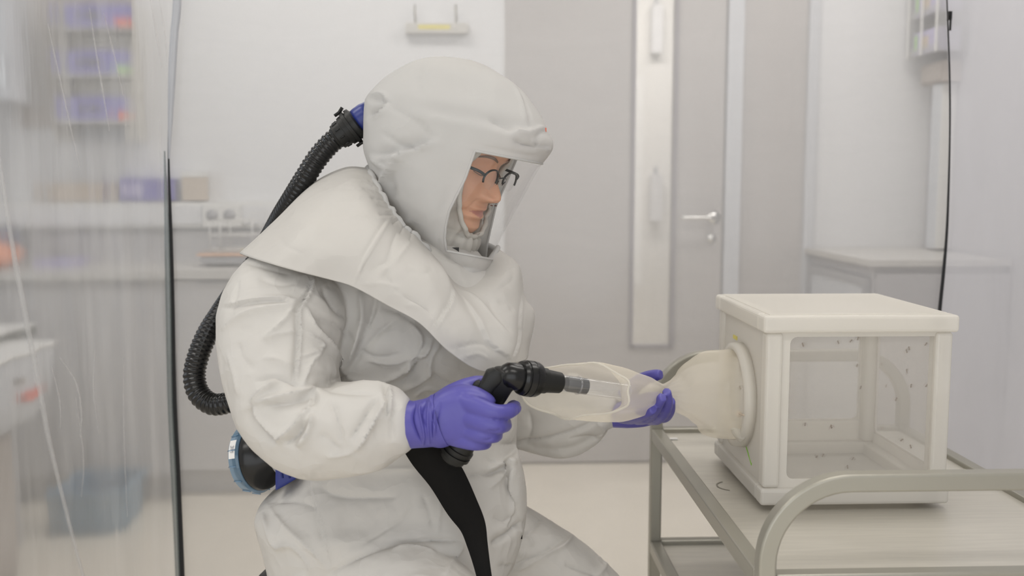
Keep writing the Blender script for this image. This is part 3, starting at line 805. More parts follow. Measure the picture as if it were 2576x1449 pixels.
# ------------------------------------------------------------------ trolley
tX0, tX1, tY0, tY1 = float((PZ(1640, 1080, .665)[0] + PZ(1905, 1445, .665)[0]) / 2), 1.004, 1.325, float(PZ(1640, 1072, .665)[1])
0 and print('TROLLEY', tX0, PZ(1905, 1445, .665), PZ(1640, 1080, .665), PZ(2465, 1170, .665), PZ(2200, 1443, .665), P(2200, 1185, 1.34), P(1760, 885, 2.17), P(1720, 1345, 2.17))
tz = .655
tro = thing('utility_trolley', 'grey metal two-tier trolley with curved tube handles', 'trolley', ((tX0 + tX1) / 2, (tY0 + tY1) / 2, 0))
tu = .026
def ubar(x0, x1, y0, y1, z0, z1): return box(x0, x1, y0, y1, z0, z1)
def tray(zt, nm):
    t = obj(nm, box(tX0 + tu, tX1 - tu, tY0 + tu, tY1 - tu, zt - .004, zt), M_STEEL, tro, False)
    for bx_ in [(tX0, tX0 + tu, tY0 + tu, tY1 - tu), (tX1 - tu, tX1, tY0 + tu, tY1 - tu), (tX0 + tu, tX1 - tu, tY1 - tu, tY1), (tX0 + tu, tX1 - tu, tY0, tY0 + tu)]:
        o = obj('frame_rail', ubar(*bx_, zt - .018, zt + .010), M_ALU, t, False); bevel(o, .003)
    return t
tray(tz, 'upper_tray'); tray(P(1720, 1350, tY1)[2] - .010, 'lower_tray')
# handles: hoop of flat tube, legs continue down
def hoop(Yh, ztop, r=.118):
    pts = []
    xa, xb = tX0 + tu / 2, tX1 - tu / 2
    for z in np.linspace(.05, ztop - r, 30): pts.append((xa, Yh, z))
    for a in np.linspace(0, PI / 2, 14)[1:]: pts.append((xa + r - r * math.cos(a), Yh, ztop - r + r * math.sin(a)))
    for x in np.linspace(xa + r, xb - r, 12)[1:]: pts.append((x, Yh, ztop))
    for a in np.linspace(0, PI / 2, 14)[1:]: pts.append((xb - r + r * math.sin(a), Yh, ztop - r + r * math.cos(a)))
    for z in np.linspace(ztop - r, .05, 30)[1:]: pts.append((xb, Yh, z))
    return sweep(np.array(pts), tu / 2 * 1.4142, tu / 2 * 1.4142, 4, twist=PI / 4)
o = obj('handle_frame', hoop(tY0 - .002 + tu / 2, P(2200, 1187, tY0 + .013)[2] - tu / 2), M_ALU, tro); autosmooth(o, 40); bevel(o, .0035, 3, 50)
o = obj('handle_frame', hoop(tY1 - tu / 2, P(1780, 884, tY1 - tu)[2] - tu / 2), M_ALU, tro); autosmooth(o, 40); bevel(o, .0035, 3, 50)
for xx in (tX0 + tu / 2, tX1 - tu / 2):
    for yy in (tY0 + tu / 2, tY1 - tu / 2):
        cs = obj('caster', lathe([(-.012, .022), (-.010, .027), (.010, .027), (.012, .022)], (xx, yy, .028), (1, 0, 0), 24), M_GREYD, tro)
        obj('fork', join(box(xx - .018, xx - .014, yy - .01, yy + .01, .028, .052), box(xx + .014, xx + .018, yy - .01, yy + .01, .028, .052), box(xx - .018, xx + .018, yy - .01, yy + .01, .05, .054)), M_ALU, cs, False)
# stains on the tray: ring mark
mr_, nt_, b_ = newmat('dried_ring_mark'); b_.inputs['Base Color'].default_value = (.30, .28, .23, 1); b_.inputs['Roughness'].default_value = .7
c = PZ(1842, 1222, tz + .0006)
th = np.linspace(2.0, 4.3, 24)
ring_o = np.stack([c[0] + .030 * np.cos(th), c[1] + .030 * np.sin(th), np.full(24, tz + .0007)], 1)
ring_i = np.stack([c[0] + .0268 * np.cos(th), c[1] + .0268 * np.sin(th), np.full(24, tz + .0007)], 1)
obj('ring_mark', (np.vstack([ring_o, ring_i]), [(i, i + 1, i + 25, i + 24) for i in range(23)]), mr_, bpy.data.objects['upper_tray'], False)
# white label card at rear of tray
c, d = P(1672, 1066, 2.105), P(1706, 1066, 2.105)
setp(obj('glass_slide', box(c[0], d[0], c[1], c[1] + .010, tz + .0005, tz + .0030), M_WHITE, None, False, base=(c[0], c[1], tz)),
     'small white strip lying on the far left of the trolley tray', 'slide')

# ------------------------------------------------------------------ insect cage
cw = .325
cx0 = .497; cx1 = cx0 + cw; cy0 = 1.625; cy1 = cy0 + .325; cz0 = tz + .011; cz1 = P(1945, 794, cy0)[2]
cage = thing('insect_cage', 'white translucent insect cage with mesh windows on the trolley', 'cage', ((cx0 + cx1) / 2, (cy0 + cy1) / 2, cz0))
pw = .030
def rbox(*a_, bv=.006, **k):
    o = obj(k.pop('name'), box(*a_), k.pop('mat'), cage, False, **k); bevel(o, bv, 3); return o
lidh = .030
for (x, y) in ((cx0, cy0), (cx1 - pw, cy0), (cx0, cy1 - pw), (cx1 - pw, cy1 - pw)):
    rbox(x, x + pw, y, y + pw, cz0 + pw + .0005, cz1 - lidh - .0005, name='corner_post', mat=M_CAGE)
# base frame
rbox(cx0 - .004, cx1 + .004, cy0 - .004, cy0 + pw, cz0, cz0 + pw, name='base_rail', mat=M_CAGE)
rbox(cx0 - .004, cx1 + .004, cy1 - pw, cy1 + .004, cz0, cz0 + pw, name='base_rail', mat=M_CAGE)
rbox(cx0 - .004, cx0 + pw, cy0 + pw, cy1 - pw, cz0, cz0 + pw, name='base_rail', mat=M_CAGE)
rbox(cx1 - pw, cx1 + .004, cy0 + pw, cy1 - pw, cz0, cz0 + pw, name='base_rail', mat=M_CAGE)
rbox(cx0 + .01, cx1 - .01, cy0 + .01, cy1 - .01, cz0 + .004, cz0 + .008, name='floor_panel', mat=M_CAGEP, bv=.001)
# lid: frame + sheet
lo = .007
for q in [(cx0 - lo, cx1 + lo, cy0 - lo, cy0 + pw), (cx0 - lo, cx1 + lo, cy1 - pw, cy1 + lo), (cx0 - lo, cx0 + pw, cy0 + pw, cy1 - pw), (cx1 - pw, cx1 + lo, cy0 + pw, cy1 - pw)]:
    rbox(*q, cz1 - lidh, cz1, name='lid_rail', mat=M_CAGE)
rbox(cx0 + .006, cx1 - .006, cy0 + .006, cy1 - .006, cz1 - .006, cz1 + .0015, name='lid_panel', mat=M_CAGEP, bv=.001)
def window_frame(axis, pos, th_, a0, a1, b0, b1, ia0, ia1, ib0, ib1, r=.012):
    """flat panel with a rounded rectangular opening; axis 'y' plane at y=pos or 'x' plane"""
    inner = []
    for (ca, cb, s0) in ((ia1 - r, ib1 - r, 0), (ia0 + r, ib1 - r, 90), (ia0 + r, ib0 + r, 180), (ia1 - r, ib0 + r, 270)):
        for q in range(5):
            an = math.radians(s0 + q * 22.5); inner.append((ca + r * math.cos(an), cb + r * math.sin(an)))
    outer = []
    for (u, v_) in inner:
        pass
    cc = [(a1, b1), (a0, b1), (a0, b0), (a1, b0)]
    outer = []
    for k in range(4):
        prev = cc[k - 1]; cur = cc[k]; nxt = cc[(k + 1) % 4]
        for q in range(5):
            outer.append(cur)
    n_ = len(inner); V = []
    for d_ in (0, th_):
        for lst in (outer, inner):
            for (u, v_) in lst:
                V.append((u, pos + d_, v_) if axis == 'y' else (pos + d_, u, v_))
    Fc = []
    for i in range(n_):
        j = (i + 1) % n_
        Fc += [(i, j, n_ + j, n_ + i), (2 * n_ + i, 3 * n_ + i, 3 * n_ + j, 2 * n_ + j), (n_ + i, n_ + j, 3 * n_ + j, 3 * n_ + i)]
    return np.array(V), Fc
a0, a1, b0, b1 = cx0 + pw * .5, cx1 - pw * .5, cz0 + pw * .9, cz1 - lidh - .0008
zi1 = cz1 - lidh - .008; zi0 = cz0 + pw + .045
fx0 = P(1990, 900, cy0)[0]; fx1 = P(2372, 900, cy0)[0]
fr = obj('front_panel', window_frame('y', cy0 + .006, .003, a0, a1, b0, b1, fx0, fx1, zi0 - .03, zi1), M_CAGE, cage, False)
obj('front_mesh', box(fx0 - .004, fx1 + .004, cy0 + .0095, cy0 + .0098, zi0 - .034, zi1 + .004), M_NETW, cage, False)
bk = obj('back_panel', window_frame('y', cy1 - .009, .003, a0, a1, b0, b1, cx0 + .045, cx1 - .036, zi0, zi1 - .004), M_CAGE, cage, False)
obj('back_mesh', box(cx0 + .042, cx1 - .033, cy1 - .0098, cy1 - .0095, zi0 - .004, zi1), M_NETW, cage, False)
ya0, ya1 = cy0 + pw * .5, cy1 - pw * .5
obj('side_panel', window_frame('x', cx1 - .009, .003, ya0, ya1, b0, b1, cy0 + .036, cy1 - .036, zi0 - .02, zi1), M_CAGE, cage, False)
obj('side_mesh', box(cx1 - .0098, cx1 - .0095, cy0 + .033, cy1 - .033, zi0 - .024, zi1 + .004), M_NETW, cage, False)
# left face: solid panel with a round port
pc = P(1895, 992, cy0 + .16); pc[0] = cx0; PR = .088
pcy, pcz = cy0 + .162, P(1893, 992, cy0 + .16)[2]
nn = 48; outer, inner = [], []
for k in range(nn):
    an = 2 * PI * k / nn; c_, s_ = math.cos(an), math.sin(an)
    m_ = max(abs(c_), abs(s_)); 
    u = pcy + c_ / m_ * 1e3; vv = pcz + s_ / m_ * 1e3
    # ray to rectangle
    ts = []
    if c_ > 1e-9: ts.append((ya1 - pcy) / c_)
    if c_ < -1e-9: ts.append((ya0 - pcy) / c_)
    if s_ > 1e-9: ts.append((b1 - pcz) / s_)
    if s_ < -1e-9: ts.append((b0 - pcz) / s_)
    t_ = min(ts); outer.append((pcy + c_ * t_, pcz + s_ * t_)); inner.append((pcy + c_ * PR, pcz + s_ * PR))
V = [(cx0 + .006 + d_, u, v_) for d_ in (0, .003) for L in (outer, inner) for (u, v_) in L]
Fc = []
for i in range(nn):
    j = (i + 1) % nn
    Fc += [(i, j, nn + j, nn + i), (2 * nn + i, 3 * nn + i, 3 * nn + j, 2 * nn + j), (nn + i, nn + j, 3 * nn + j, 3 * nn + i)]
obj('port_panel', (np.array(V), Fc), M_CAGEP, cage, False)
obj('port_ring', rings_mesh([[(cx0 + .004 + sx, pcy + (PR + dr) * math.cos(a_), pcz + (PR + dr) * math.sin(a_)) for a_ in np.linspace(0, 2 * PI, 64, endpoint=False)]
                             for sx, dr in ((0, -.004), (-.018, -.004), (-.020, 0), (-.018, .009), (0, .011), (0, -.004))], cap=False), M_CAGE, cage)
# green pen stroke on the port panel
gp = [P(1852, 1142, cy0 + .13), P(1862, 1158, cy0 + .11), P(1873, 1172, cy0 + .085), P(1877, 1180, cy0 + .08)]
gp = [np.array([cx0 + .0052, 0, 0]) + [0, y_, z_] for y_, z_ in ((cy0 + .128, cz0 + .072), (cy0 + .113, cz0 + .063), (cy0 + .097, cz0 + .052), (cy0 + .088, cz0 + .047))]
M_PEN = pbr('green_pen', (0.30, 0.75, 0.03), .5)
obj('pen_stroke', ribbon(gp, [.002, .003, .0015, .004], .0006, (0, 0, 1), 16), M_PEN, cage, True, label='green pen stroke')
tl_ = box(cx0 + .004, cx0 + .0058, cy0 + .205, cy0 + .23, cz1 - .075, cz1 - .068)
obj('tape_mark', tl_, M_YELL, cage, False)
# mosquitoes
mosq_px = [(2020, 868), (2109, 862), (2140, 858), (2158, 852), (2281, 884), (2329, 866), (2287, 877), (2375, 883), (2372, 904), (2218, 917), (2281, 934),
           (2156, 920), (2165, 975), (2229, 971), (2292, 971), (2331, 970), (2254, 1005), (2025, 1068), (2091, 1074), (2218, 1077), (2231, 1105), (2268, 1107),
           (2291, 1124), (2214, 1139), (2219, 1145), (2235, 1163), (2054, 1149), (2070, 1146), (2145, 1154), (2132, 1175), (1862, 976), (2012, 1212)]
def mosquito(scale):
    bod = lathe([(-.0028, .0001), (-.002, .0004), (0, .0005), (.0012, .0004), (.0017, .0007), (.0024, .0007), (.0028, .0004), (.0032, .0004), (.0034, .0001)], (0, 0, 0), (0.15, 0, 1), 8)
    wings = [(np.array([(0, 0, .0018), (.0009, -.0002, -.0012), (.0003, -.0004, -.0022), (-.0002, -.0003, -.001)]), [(0, 1, 2, 3)]),
             (np.array([(0, 0, .0018), (-.0009, -.0002, -.0012), (-.0003, -.0004, -.0022), (.0002, -.0003, -.001)]), [(0, 1, 2, 3)])]
    legs = []
    for s in (-1, 1):
        for k in range(3):
            legs.append(sweep(np.array([(0, 0, .0018), (s * .0018, -.0012, .0026 - k * .0013), (s * .0026, .0004, .0012 - k * .0022)]), .00010, .00010, 4, ref=(.2, 1, .1)))
    v, f = join(bod, *wings, *legs)
    return v * scale, f
M_MOSQ = pbr('mosquito_brown', (0.16, 0.085, 0.03), .6)
mv, mf = mosquito(1.3); mv[:, :2] *= 1.7
first = None
for k, (px, py) in enumerate(mosq_px):
    wh = 'front mesh'
    if px < 1900: Y = cy0 + .17; pos = P(px, py, Y); wh = 'gathered sleeve'
    elif py > 1135:
        pos = PZ(px, py, cz0 + .012); wh = 'floor'
        if pos[1] < cy0 + .02: pos = P(px, py, cy0 + .014); wh = 'front mesh'
    elif px > 2236 and px < 2360:
        d = P(px, py, 1.0) - CAM; t_ = (cx1 - .012 - CAM[0]) / d[0]; pos = CAM + d * t_; wh = 'right-hand mesh'
    elif px >= 2360 or px < 2140 and k % 2 == 0: pos = P(px, py, cy0 + .013)
    else: pos = P(px, py, cy1 - .013); wh = 'rear mesh'
    if first is None:
        me = obj('mosquito', (mv, mf), M_MOSQ, None, True); first = me.data
        o = me
    else:
        o = bpy.data.objects.new('mosquito', first); C.objects.link(o)
    o.location = pos; o.rotation_euler = (random.uniform(-.3, .3), random.uniform(-.7, .7), random.uniform(-1, 1))
    setp(o, 'tiny brown mosquito resting on the %s of the white cage' % wh, 'mosquito', 'mosquitoes on the %s of the cage' % wh)

# ------------------------------------------------------------------ net sleeve (part of the cage)
rings = []
ctrl = [  # px,py,Y, radius_px (vertical), radius depth m
    (1893, 992, 1.787, 119, .085), (1872, 994, 1.785, 117, .084), (1850, 996, 1.783, 112, .080), (1815, 992, 1.780, 112, .076), (1778, 985, 1.776, 100, .070), (1742, 986, 1.770, 76, .055),
    (1712, 990, 1.763, 52, .040), (1690, 990, 1.755, 31, .027), (1670, 992, 1.745, 25, .020), (1650, 992, 1.735, 32, .025), (1620, 992, 1.715, 47, .036),
    (1580, 992, 1.680, 60, .046), (1540, 990, 1.645, 72, .052), (1500, 985, 1.61, 74, .056), (1462, 982, 1.585, 72, .058), (1428, 982, 1.565, 68, .058)]
c = catmull(ctrl, 90)
path = np.array([P(a_, b_, y_) for a_, b_, y_ in c[:, :3]])
v, f = sweep(path, c[:, 3] * c[:, 2] / F_PX, c[:, 4], 64, cap=False)
# ripples: gather near the neck, free folds elsewhere, ragged mouth
vv = v.reshape(90, 64, 3); cen = vv.mean(1, keepdims=True); rad = vv - cen
th = np.linspace(0, 2 * PI, 64, endpoint=False)
for i in range(90):
    u = i / 89
    k = .035 * np.sin(9 * th + 3 * u) + .03 * np.sin(5 * th - 4 * u + 1) + .05 * math.exp(-((u - .53) / .1) ** 2) * np.sin(14 * th)
    if u > .8: k = k + (u - .8) * .35 * np.sin(4 * th + 1.0)
    vv[i] = cen[i] + rad[i] * (1 + k[:, None])
    if u > .85:
        vv[i, :, 0] += ((u - .85) / .15) ** 1.5 * (.006 * np.sin(5 * th + .6) - .046 * np.sin(th) - .018 * np.cos(th) + .012)
sleeve_v = vv.reshape(-1, 3)
slv = obj('sleeve', (sleeve_v, f), M_NET, cage, label='white gathered mesh sleeve')
rim = vv[-1]
obj('sleeve_hem', sweep(np.vstack([rim, rim[:2]]), .0018, .0018, 8, ref=(1, .1, .2), cap=False), M_NETH, slv)
# elastic cord / knot at the port
c = P(1925, 1028, cy0 + .06)
obj('elastic_knot', join(lathe([(-.006, .001), (-.003, .006), (.003, .006), (.006, .001)], (cx0 - .020, cy0 + .088, pcz - .02), (0, 1, 0), 14),
                         ribbon([(cx0 - .021, cy0 + .10, pcz - .022), (cx0 - .023, cy0 + .085, pcz - .018), (cx0 - .018, cy0 + .06, pcz - .016)], [.003, .003, .002], .0012, (0, 0, 1), 12)), M_CARD, cage)
kn = P(1855, 1085, cy0 + .10)
kv, kf = remesh([sweep(np.array([kn + [-.012, 0, .014], kn, kn + [.012, 0, -.010]]), [.006, .010, .013], [.006, .008, .012], 16)], .0015, 2)
kv = crumple(kv, kf, .002, 90)
obj('sleeve_knot', (kv, kf), M_NETH, cage, label='twisted knot of mesh below the port')

# ------------------------------------------------------------------ person: base
person = thing('person', 'seated person in white hooded coverall with violet gloves and clear visor', 'person', (0.0 - .28, 1.78, 0.0))

# ---- coverall body (torso, arms, legs in one mesh)
torso = slices([
    (575, 850, 1080, 1.82, .11), (610, 760, 1170, 1.81, .15), (660, 668, 1225, 1.81, .185), (710, 645, 1260, 1.81, .20), (770, 640, 1290, 1.81, .205),
    (830, 645, 1312, 1.80, .20), (900, 655, 1318, 1.80, .19), (960, 680, 1312, 1.80, .185), (1030, 700, 1300, 1.79, .18), (1100, 735, 1296, 1.79, .18),
    (1150, 765, 1300, 1.78, .185), (1195, 745, 1306, 1.77, .19), (1235, 692, 1316, 1.77, .20), (1268, 656, 1320, 1.76, .205), (1300, 655, 1320, 1.76, .21), (1345, 668, 1310, 1.76, .215),
    (1400, 684, 1290, 1.76, .22), (1470, 708, 1240, 1.77, .22), (1540, 760, 1180, 1.78, .20)], 70, 56, 2.35)
arm_n = limb([(800, 690, 1.70, 92, .07), (745, 738, 1.665, 142, .082), (712, 800, 1.61, 158, .095), (703, 880, 1.58, 148, .098), (712, 960, 1.55, 138, .095), (735, 1030, 1.525, 132, .095),
              (790, 1078, 1.50, 122, .092), (860, 1080, 1.485, 117, .085), (925, 1073, 1.475, 112, .075), (975, 1066, 1.468, 98, .06), (1010, 1064, 1.462, 78, .048), (1032, 1062, 1.46, 60, .036)], 60, 40, 2.15)
arm_f = limb([(1080, 760, 1.96, 90, .07), (1120, 880, 2.0, 85, .07), (1180, 990, 2.0, 85, .065), (1260, 1045, 1.97, 78, .06), (1340, 1050, 1.94, 82, .06), (1420, 1048, 1.90, 80, .055),
              (1480, 1040, 1.875, 62, .045), (1525, 1038, 1.86, 42, .034), (1548, 1040, 1.85, 32, .028)], 50, 32)
flap = limb([(1230, 1080, 1.95, 26, .03), (1320, 1100, 1.93, 34, .03), (1415, 1118, 1.90, 34, .026), (1480, 1096, 1.88, 28, .022), (1520, 1072, 1.87, 14, .015)], 24, 20)
upper_f = limb([(1390, 960, 1.93, 30, .03), (1400, 985, 1.92, 60, .045), (1440, 1010, 1.90, 66, .045), (1480, 1030, 1.88, 40, .035)], 20, 20)
leg_n = limb([(900, 1350, 1.70, 120, .12), (980, 1430, 1.62, 118, .11), (1070, 1510, 1.54, 118, .10), (1140, 1590, 1.47, 122, .09), (1165, 1700, 1.46, 118, .085), (1150, 1950, 1.50, 100, .075), (1120, 2250, 1.55, 88, .07), (1110, 2330, 1.56, 84, .065)], 60, 32)
leg_f = limb([(1060, 1290, 1.86, 90, .11), (1200, 1330, 1.87, 100, .10), (1320, 1388, 1.87, 100, .095), (1430, 1462, 1.87, 98, .09), (1520, 1550, 1.87, 92, .085), (1545, 1660, 1.88, 84, .08), (1535, 1850, 1.90, 74, .07), (1520, 2000, 1.92, 66, .06)], 60, 32)
hip = limb([(760, 1330, 1.72, 95, .16), (850, 1400, 1.74, 120, .19), (980, 1440, 1.76, 110, .19)], 20, 32)
front = limb([(1285, 1140, 1.72, 18, .05), (1292, 1200, 1.72, 26, .06), (1296, 1270, 1.73, 26, .06), (1280, 1335, 1.74, 30, .05)], 20, 20)
cv, cf = remesh([torso, arm_n, arm_f, flap, upper_f, leg_n, leg_f, hip, front], .0034, 6)
BODY = [
    # near upper arm
    ([(600, 655), (650, 668), (730, 690)], 8, 3, 'v'),
    ([(700, 745), (735, 760), (760, 745), (790, 690)], 9, 7, 'r'), ([(790, 690), (775, 740), (745, 790)], 8, 6, 's'),
    ([(556, 770), (640, 755), (700, 752), (745, 760)], 7, 5, 's'), ([(556, 830), (620, 785), (690, 770), (745, 765)], 8, 5, 'r'),
    ([(745, 765), (710, 810), (660, 855)], 7, 6, 'r'), ([(750, 765), (752, 850), (742, 970)], 7, 7, 's'),
    ([(660, 855), (700, 842), (750, 832)], 6, 4, 'r'), ([(755, 830), (790, 850), (812, 872), (780, 890), (745, 900)], 6, 5, 'r'),
    ([(812, 880), (780, 920), (755, 985)], 7, 6, 'r'), ([(770, 770), (790, 820), (840, 880), (868, 945)], 8, 8, 'r'),
    ([(790, 800), (850, 820), (890, 860)], 10, 5, 'v'), ([(810, 720), (840, 770), (870, 800)], 14, 6, 'v'), ([(905, 730), (912, 800), (890, 880), (868, 945)], 13, 10, 'r'),
    ([(945, 740), (935, 800), (900, 880), (872, 945)], 9, 9, 'v'), ([(960, 765), (925, 830), (880, 900)], 5, 4, 'r'),
    ([(660, 900), (700, 905), (745, 930)], 8, 4, 'r'), ([(640, 960), (690, 950), (740, 968), (760, 985)], 7, 5, 'v'),
    ([(632, 1015), (660, 985), (700, 955)], 9, 9, 'r'), ([(632, 1017), (700, 1000), (780, 982), (830, 965)], 11, 9, 'r'), ([(660, 1022), (740, 1010), (800, 990)], 12, 8, 'v'),
    ([(570, 880), (590, 940), (600, 1000)], 9, 4, 'r'), ([(600, 700), (590, 760), (575, 800)], 9, 3, 'v'),
    ([(600, 860), (610, 900), (640, 930)], 12, 4, 'v'), ([(650, 700), (700, 715), (745, 712)], 12, 3, 'v'),
    # elbow / forearm
    ([(870, 948), (830, 962), (795, 975), (785, 1010), (760, 1030)], 11, 11, 'v'), ([(795, 972), (780, 1010), (770, 1040)], 10, 9, 'r'),
    ([(635, 1022), (650, 1060), (700, 1110)], 12, 8, 's'), ([(775, 1030), (745, 1070), (692, 1112)], 10, 10, 'r'), ([(790, 1040), (775, 1090), (748, 1125)], 9, 11, 'r'),
    ([(770, 1060), (745, 1100), (715, 1115)], 8, 8, 'v'), ([(830, 1000), (850, 1060), (862, 1120)], 12, 6, 'v'), ([(800, 1090), (830, 1110), (860, 1140)], 14, 5, 'v'),
    ([(975, 1005), (935, 1070), (893, 1136)], 10, 11, 'r'), ([(955, 990), (910, 1060), (880, 1110)], 9, 7, 'v'), ([(893, 1136), (850, 1145), (820, 1150)], 8, 5, 'r'),
    ([(870, 950), (920, 962), (975, 965)], 9, 6, 'r'), ([(975, 965), (980, 1010), (978, 1050)], 7, 7, 's'), ([(800, 968), (860, 985), (950, 990)], 8, 4, 'v'),
    ([(1000, 1010), (985, 1060), (990, 1110)], 8, 5, 'v'),
    # torso front crumples
    ([(960, 770), (1010, 790), (1045, 812)], 7, 5, 'v'), ([(1030, 810), (1060, 850), (1050, 900)], 6, 7, 'r'), ([(1090, 850), (1070, 890), (1035, 900), (1020, 960)], 6, 8, 'r'),
    ([(1060, 870), (1040, 930), (1005, 965)], 6, 7, 'v'), ([(960, 965), (1010, 940), (1050, 905), (1085, 860)], 6, 7, 'r'), ([(900, 880), (950, 900), (1010, 890)], 7, 4, 'v'),
    ([(920, 905), (990, 915), (1040, 895)], 6, 5, 'r'), ([(1010, 985), (1060, 960), (1090, 930)], 6, 6, 'r'), ([(1040, 1000), (1070, 980), (1120, 985)], 6, 5, 'r'),
    ([(1080, 930), (1120, 960), (1160, 965)], 6, 4, 'v'), ([(1110, 860), (1085, 900), (1080, 960)], 8, 6, 'r'), ([(1150, 880), (1230, 930), (1300, 990)], 10, 4, 'v'),
    ([(880, 930), (940, 850), (1000, 800)], 12, 6, 'v'),
    # belly and lap
    ([(790, 1180), (810, 1230), (870, 1250), (1000, 1250)], 14, 6, 'v'), ([(870, 1190), (960, 1180), (1060, 1178)], 8, 4, 'r'), ([(770, 1180), (800, 1300), (840, 1440)], 5, 2.5, 's'),
    ([(670, 1265), (720, 1330), (800, 1400), (830, 1449)], 8, 5, 'r'), ([(673, 1265), (740, 1260), (800, 1280)], 9, 5, 'v'), ([(660, 1290), (690, 1370), (730, 1370)], 8, 6, 'r'),
    ([(690, 1385), (730, 1372), (770, 1410), (780, 1449)], 7, 5, 'r'), ([(820, 1449), (900, 1400), (980, 1368), (1080, 1358), (1180, 1362)], 9, 9, 'v'),
    ([(985, 1380), (1040, 1375), (1100, 1395)], 10, 6, 'r'), ([(1170, 1365), (1140, 1410), (1120, 1449)], 8, 6, 'r'), ([(1040, 1250), (1020, 1300), (960, 1340), (910, 1370)], 5, 3, 'v'),
    ([(1230, 1180), (1270, 1165), (1300, 1160)], 8, 8, 'r'), ([(1160, 1195), (1240, 1190), (1292, 1160)], 8, 6, 'v'), ([(1292, 1150), (1285, 1240), (1288, 1320)], 7, 7, 'r'),
    ([(1288, 1155), (1260, 1200), (1230, 1230)], 7, 5, 'r'), ([(1240, 1300), (1270, 1310), (1290, 1300), (1283, 1330)], 9, 6, 'v'), ([(1235, 1370), (1280, 1345), (1320, 1310)], 10, 10, 'v'),
    ([(1110, 1230), (1105, 1300), (1100, 1350)], 6, 3, 'r'), ([(1062, 1240), (1080, 1290), (1090, 1330)], 6, 3, 'v'), ([(1215, 1150), (1260, 1180), (1215, 1200)], 10, 4, 'v'),
    # far leg
    ([(1320, 1255), (1380, 1262), (1400, 1300)], 8, 4, 'r'), ([(1370, 1270), (1350, 1320), (1300, 1370)], 10, 6, 'v'), ([(1450, 1335), (1420, 1370), (1380, 1390), (1290, 1440)], 9, 9, 'r'),
    ([(1415, 1360), (1350, 1400), (1250, 1430)], 9, 8, 'v'), ([(1270, 1420), (1310, 1410), (1320, 1380)], 7, 6, 'r'), ([(1420, 1420), (1480, 1440), (1540, 1460)], 8, 6, 'v'),
    ([(1535, 1395), (1520, 1430), (1500, 1449)], 7, 6, 'r'), ([(1500, 1405), (1535, 1398), (1560, 1420)], 7, 5, 'r'), ([(1300, 1330), (1330, 1350), (1340, 1375)], 8, 5, 'r'),
    # far sleeve
    ([(1240, 1120), (1340, 1110), (1440, 1085), (1510, 1050)], 8, 7, 'v'), ([(1330, 1030), (1335, 1080), (1320, 1120)], 10, 4, 'v'), ([(1430, 1105), (1480, 1100), (1515, 1106)], 6, 4, 'v'),
    ([(1370, 930), (1400, 945), (1420, 930)], 6, 5, 'r'), ([(1500, 1060), (1520, 1080), (1500, 1105)], 6, 4, 'r'),
]
cv = crumple(cv, cf, .0030, 8, seed=2)
cv = crumple(cv, cf, .0011, 21, seed=6)
cv = creases(cv, cf, [(a_, b_ * .95, c_ * 1.3, d_) for a_, b_, c_, d_ in BODY])
cv[:, 2] = np.maximum(cv[:, 2], .06)
stc = (P(930, 1500, 1.76)[0] - .02, 1.76, 0); sz_ = .50
d_ = np.hypot(cv[:, 0] - stc[0], cv[:, 1] - stc[1]); k_ = (d_ < .20) & (cv[:, 2] < sz_ + .004) & (cv[:, 2] > .36)
cv[k_, 2] = sz_ + .004
coverall = obj('coverall', (cv, cf), M_TYV, person, label='baggy white disposable coverall')

# shoes
for (px, py, Y, dx) in ((1120, 2330, 1.56, .06), (1525, 2020, 1.92, .06)):
    a = P(px, py, Y); a[2] = .045
    v, f = remesh([sweep(catmull([a + [-.09, 0, -.005], a + [-.02, 0, .0], a + [.08, 0, -.008], a + [.16, 0, -.018]], 20),
                         [.02] + [.045] * 5 + [.04] * 8 + [.032] * 4 + [.024, .012], [.02] + [.042] * 8 + [.045] * 8 + [.035, .028, .012], 20)], .006, 3)
    v[:, 2] = np.maximum(v[:, 2], .003)
    obj('shoe_cover', (v, f), M_TYV, person)
c = P(1305, 1335, 1.70)
obj('zip_tab', box(c[0] - .004, c[0] + .006, 1.69, 1.70, c[2] - .012, c[2] + .010), M_WEB, person, False)

# ---- head
HS = 1.09
Rh = np.array(Euler((0, 0, math.radians(-(90 + 31)))).to_matrix()) @ np.array(Euler((math.radians(-19), 0, 0)).to_matrix()) @ np.array(Euler((0, math.radians(-3), 0)).to_matrix())
nose_local = np.array([0, .114, -.040]) * HS
nose_world = P(1262, 506, 1.715)
HC = nose_world - Rh @ nose_local
def hw(p): return (np.atleast_2d(p) * HS) @ Rh.T + HC
zs = np.array([-.150, -.135, -.122, -.115, -.108, -.098, -.085, -.078, -.071, -.064, -.055, -.048, -.04, -.03, -.02, -.01, 0, .012, .022, .045, .07, .09, .105, .115, .12])
Fp = np.array([.028, .034, .052, .066, .077, .083, .0805, .0825, .081, .0835, .082, .083, .084, .084, .083, .081, .080, .086, .0905, .089, .079, .062, .042, .02, .004])
Wp = np.array([.048, .046, .038, .040, .045, .051, .056, .058, .060, .062, .064, .066, .068, .070, .0715, .072, .0725, .073, .073, .072, .067, .057, .043, .026, .008])
Bp = np.array([.050, .052, .056, .060, .062, .066, .072, .075, .078, .080, .083, .086, .089, .092, .095, .097, .099, .101, .102, .101, .094, .080, .060, .036, .010])
nz_ = 120
zz = np.concatenate([np.linspace(-.15, -.115, 10, endpoint=False), np.linspace(-.115, .03, 88, endpoint=False), np.linspace(.03, .12, 22)])
tt = np.linspace(-1, 1, 181)[:-1]
phi = np.sign(tt) * PI * np.abs(tt) ** 1.35
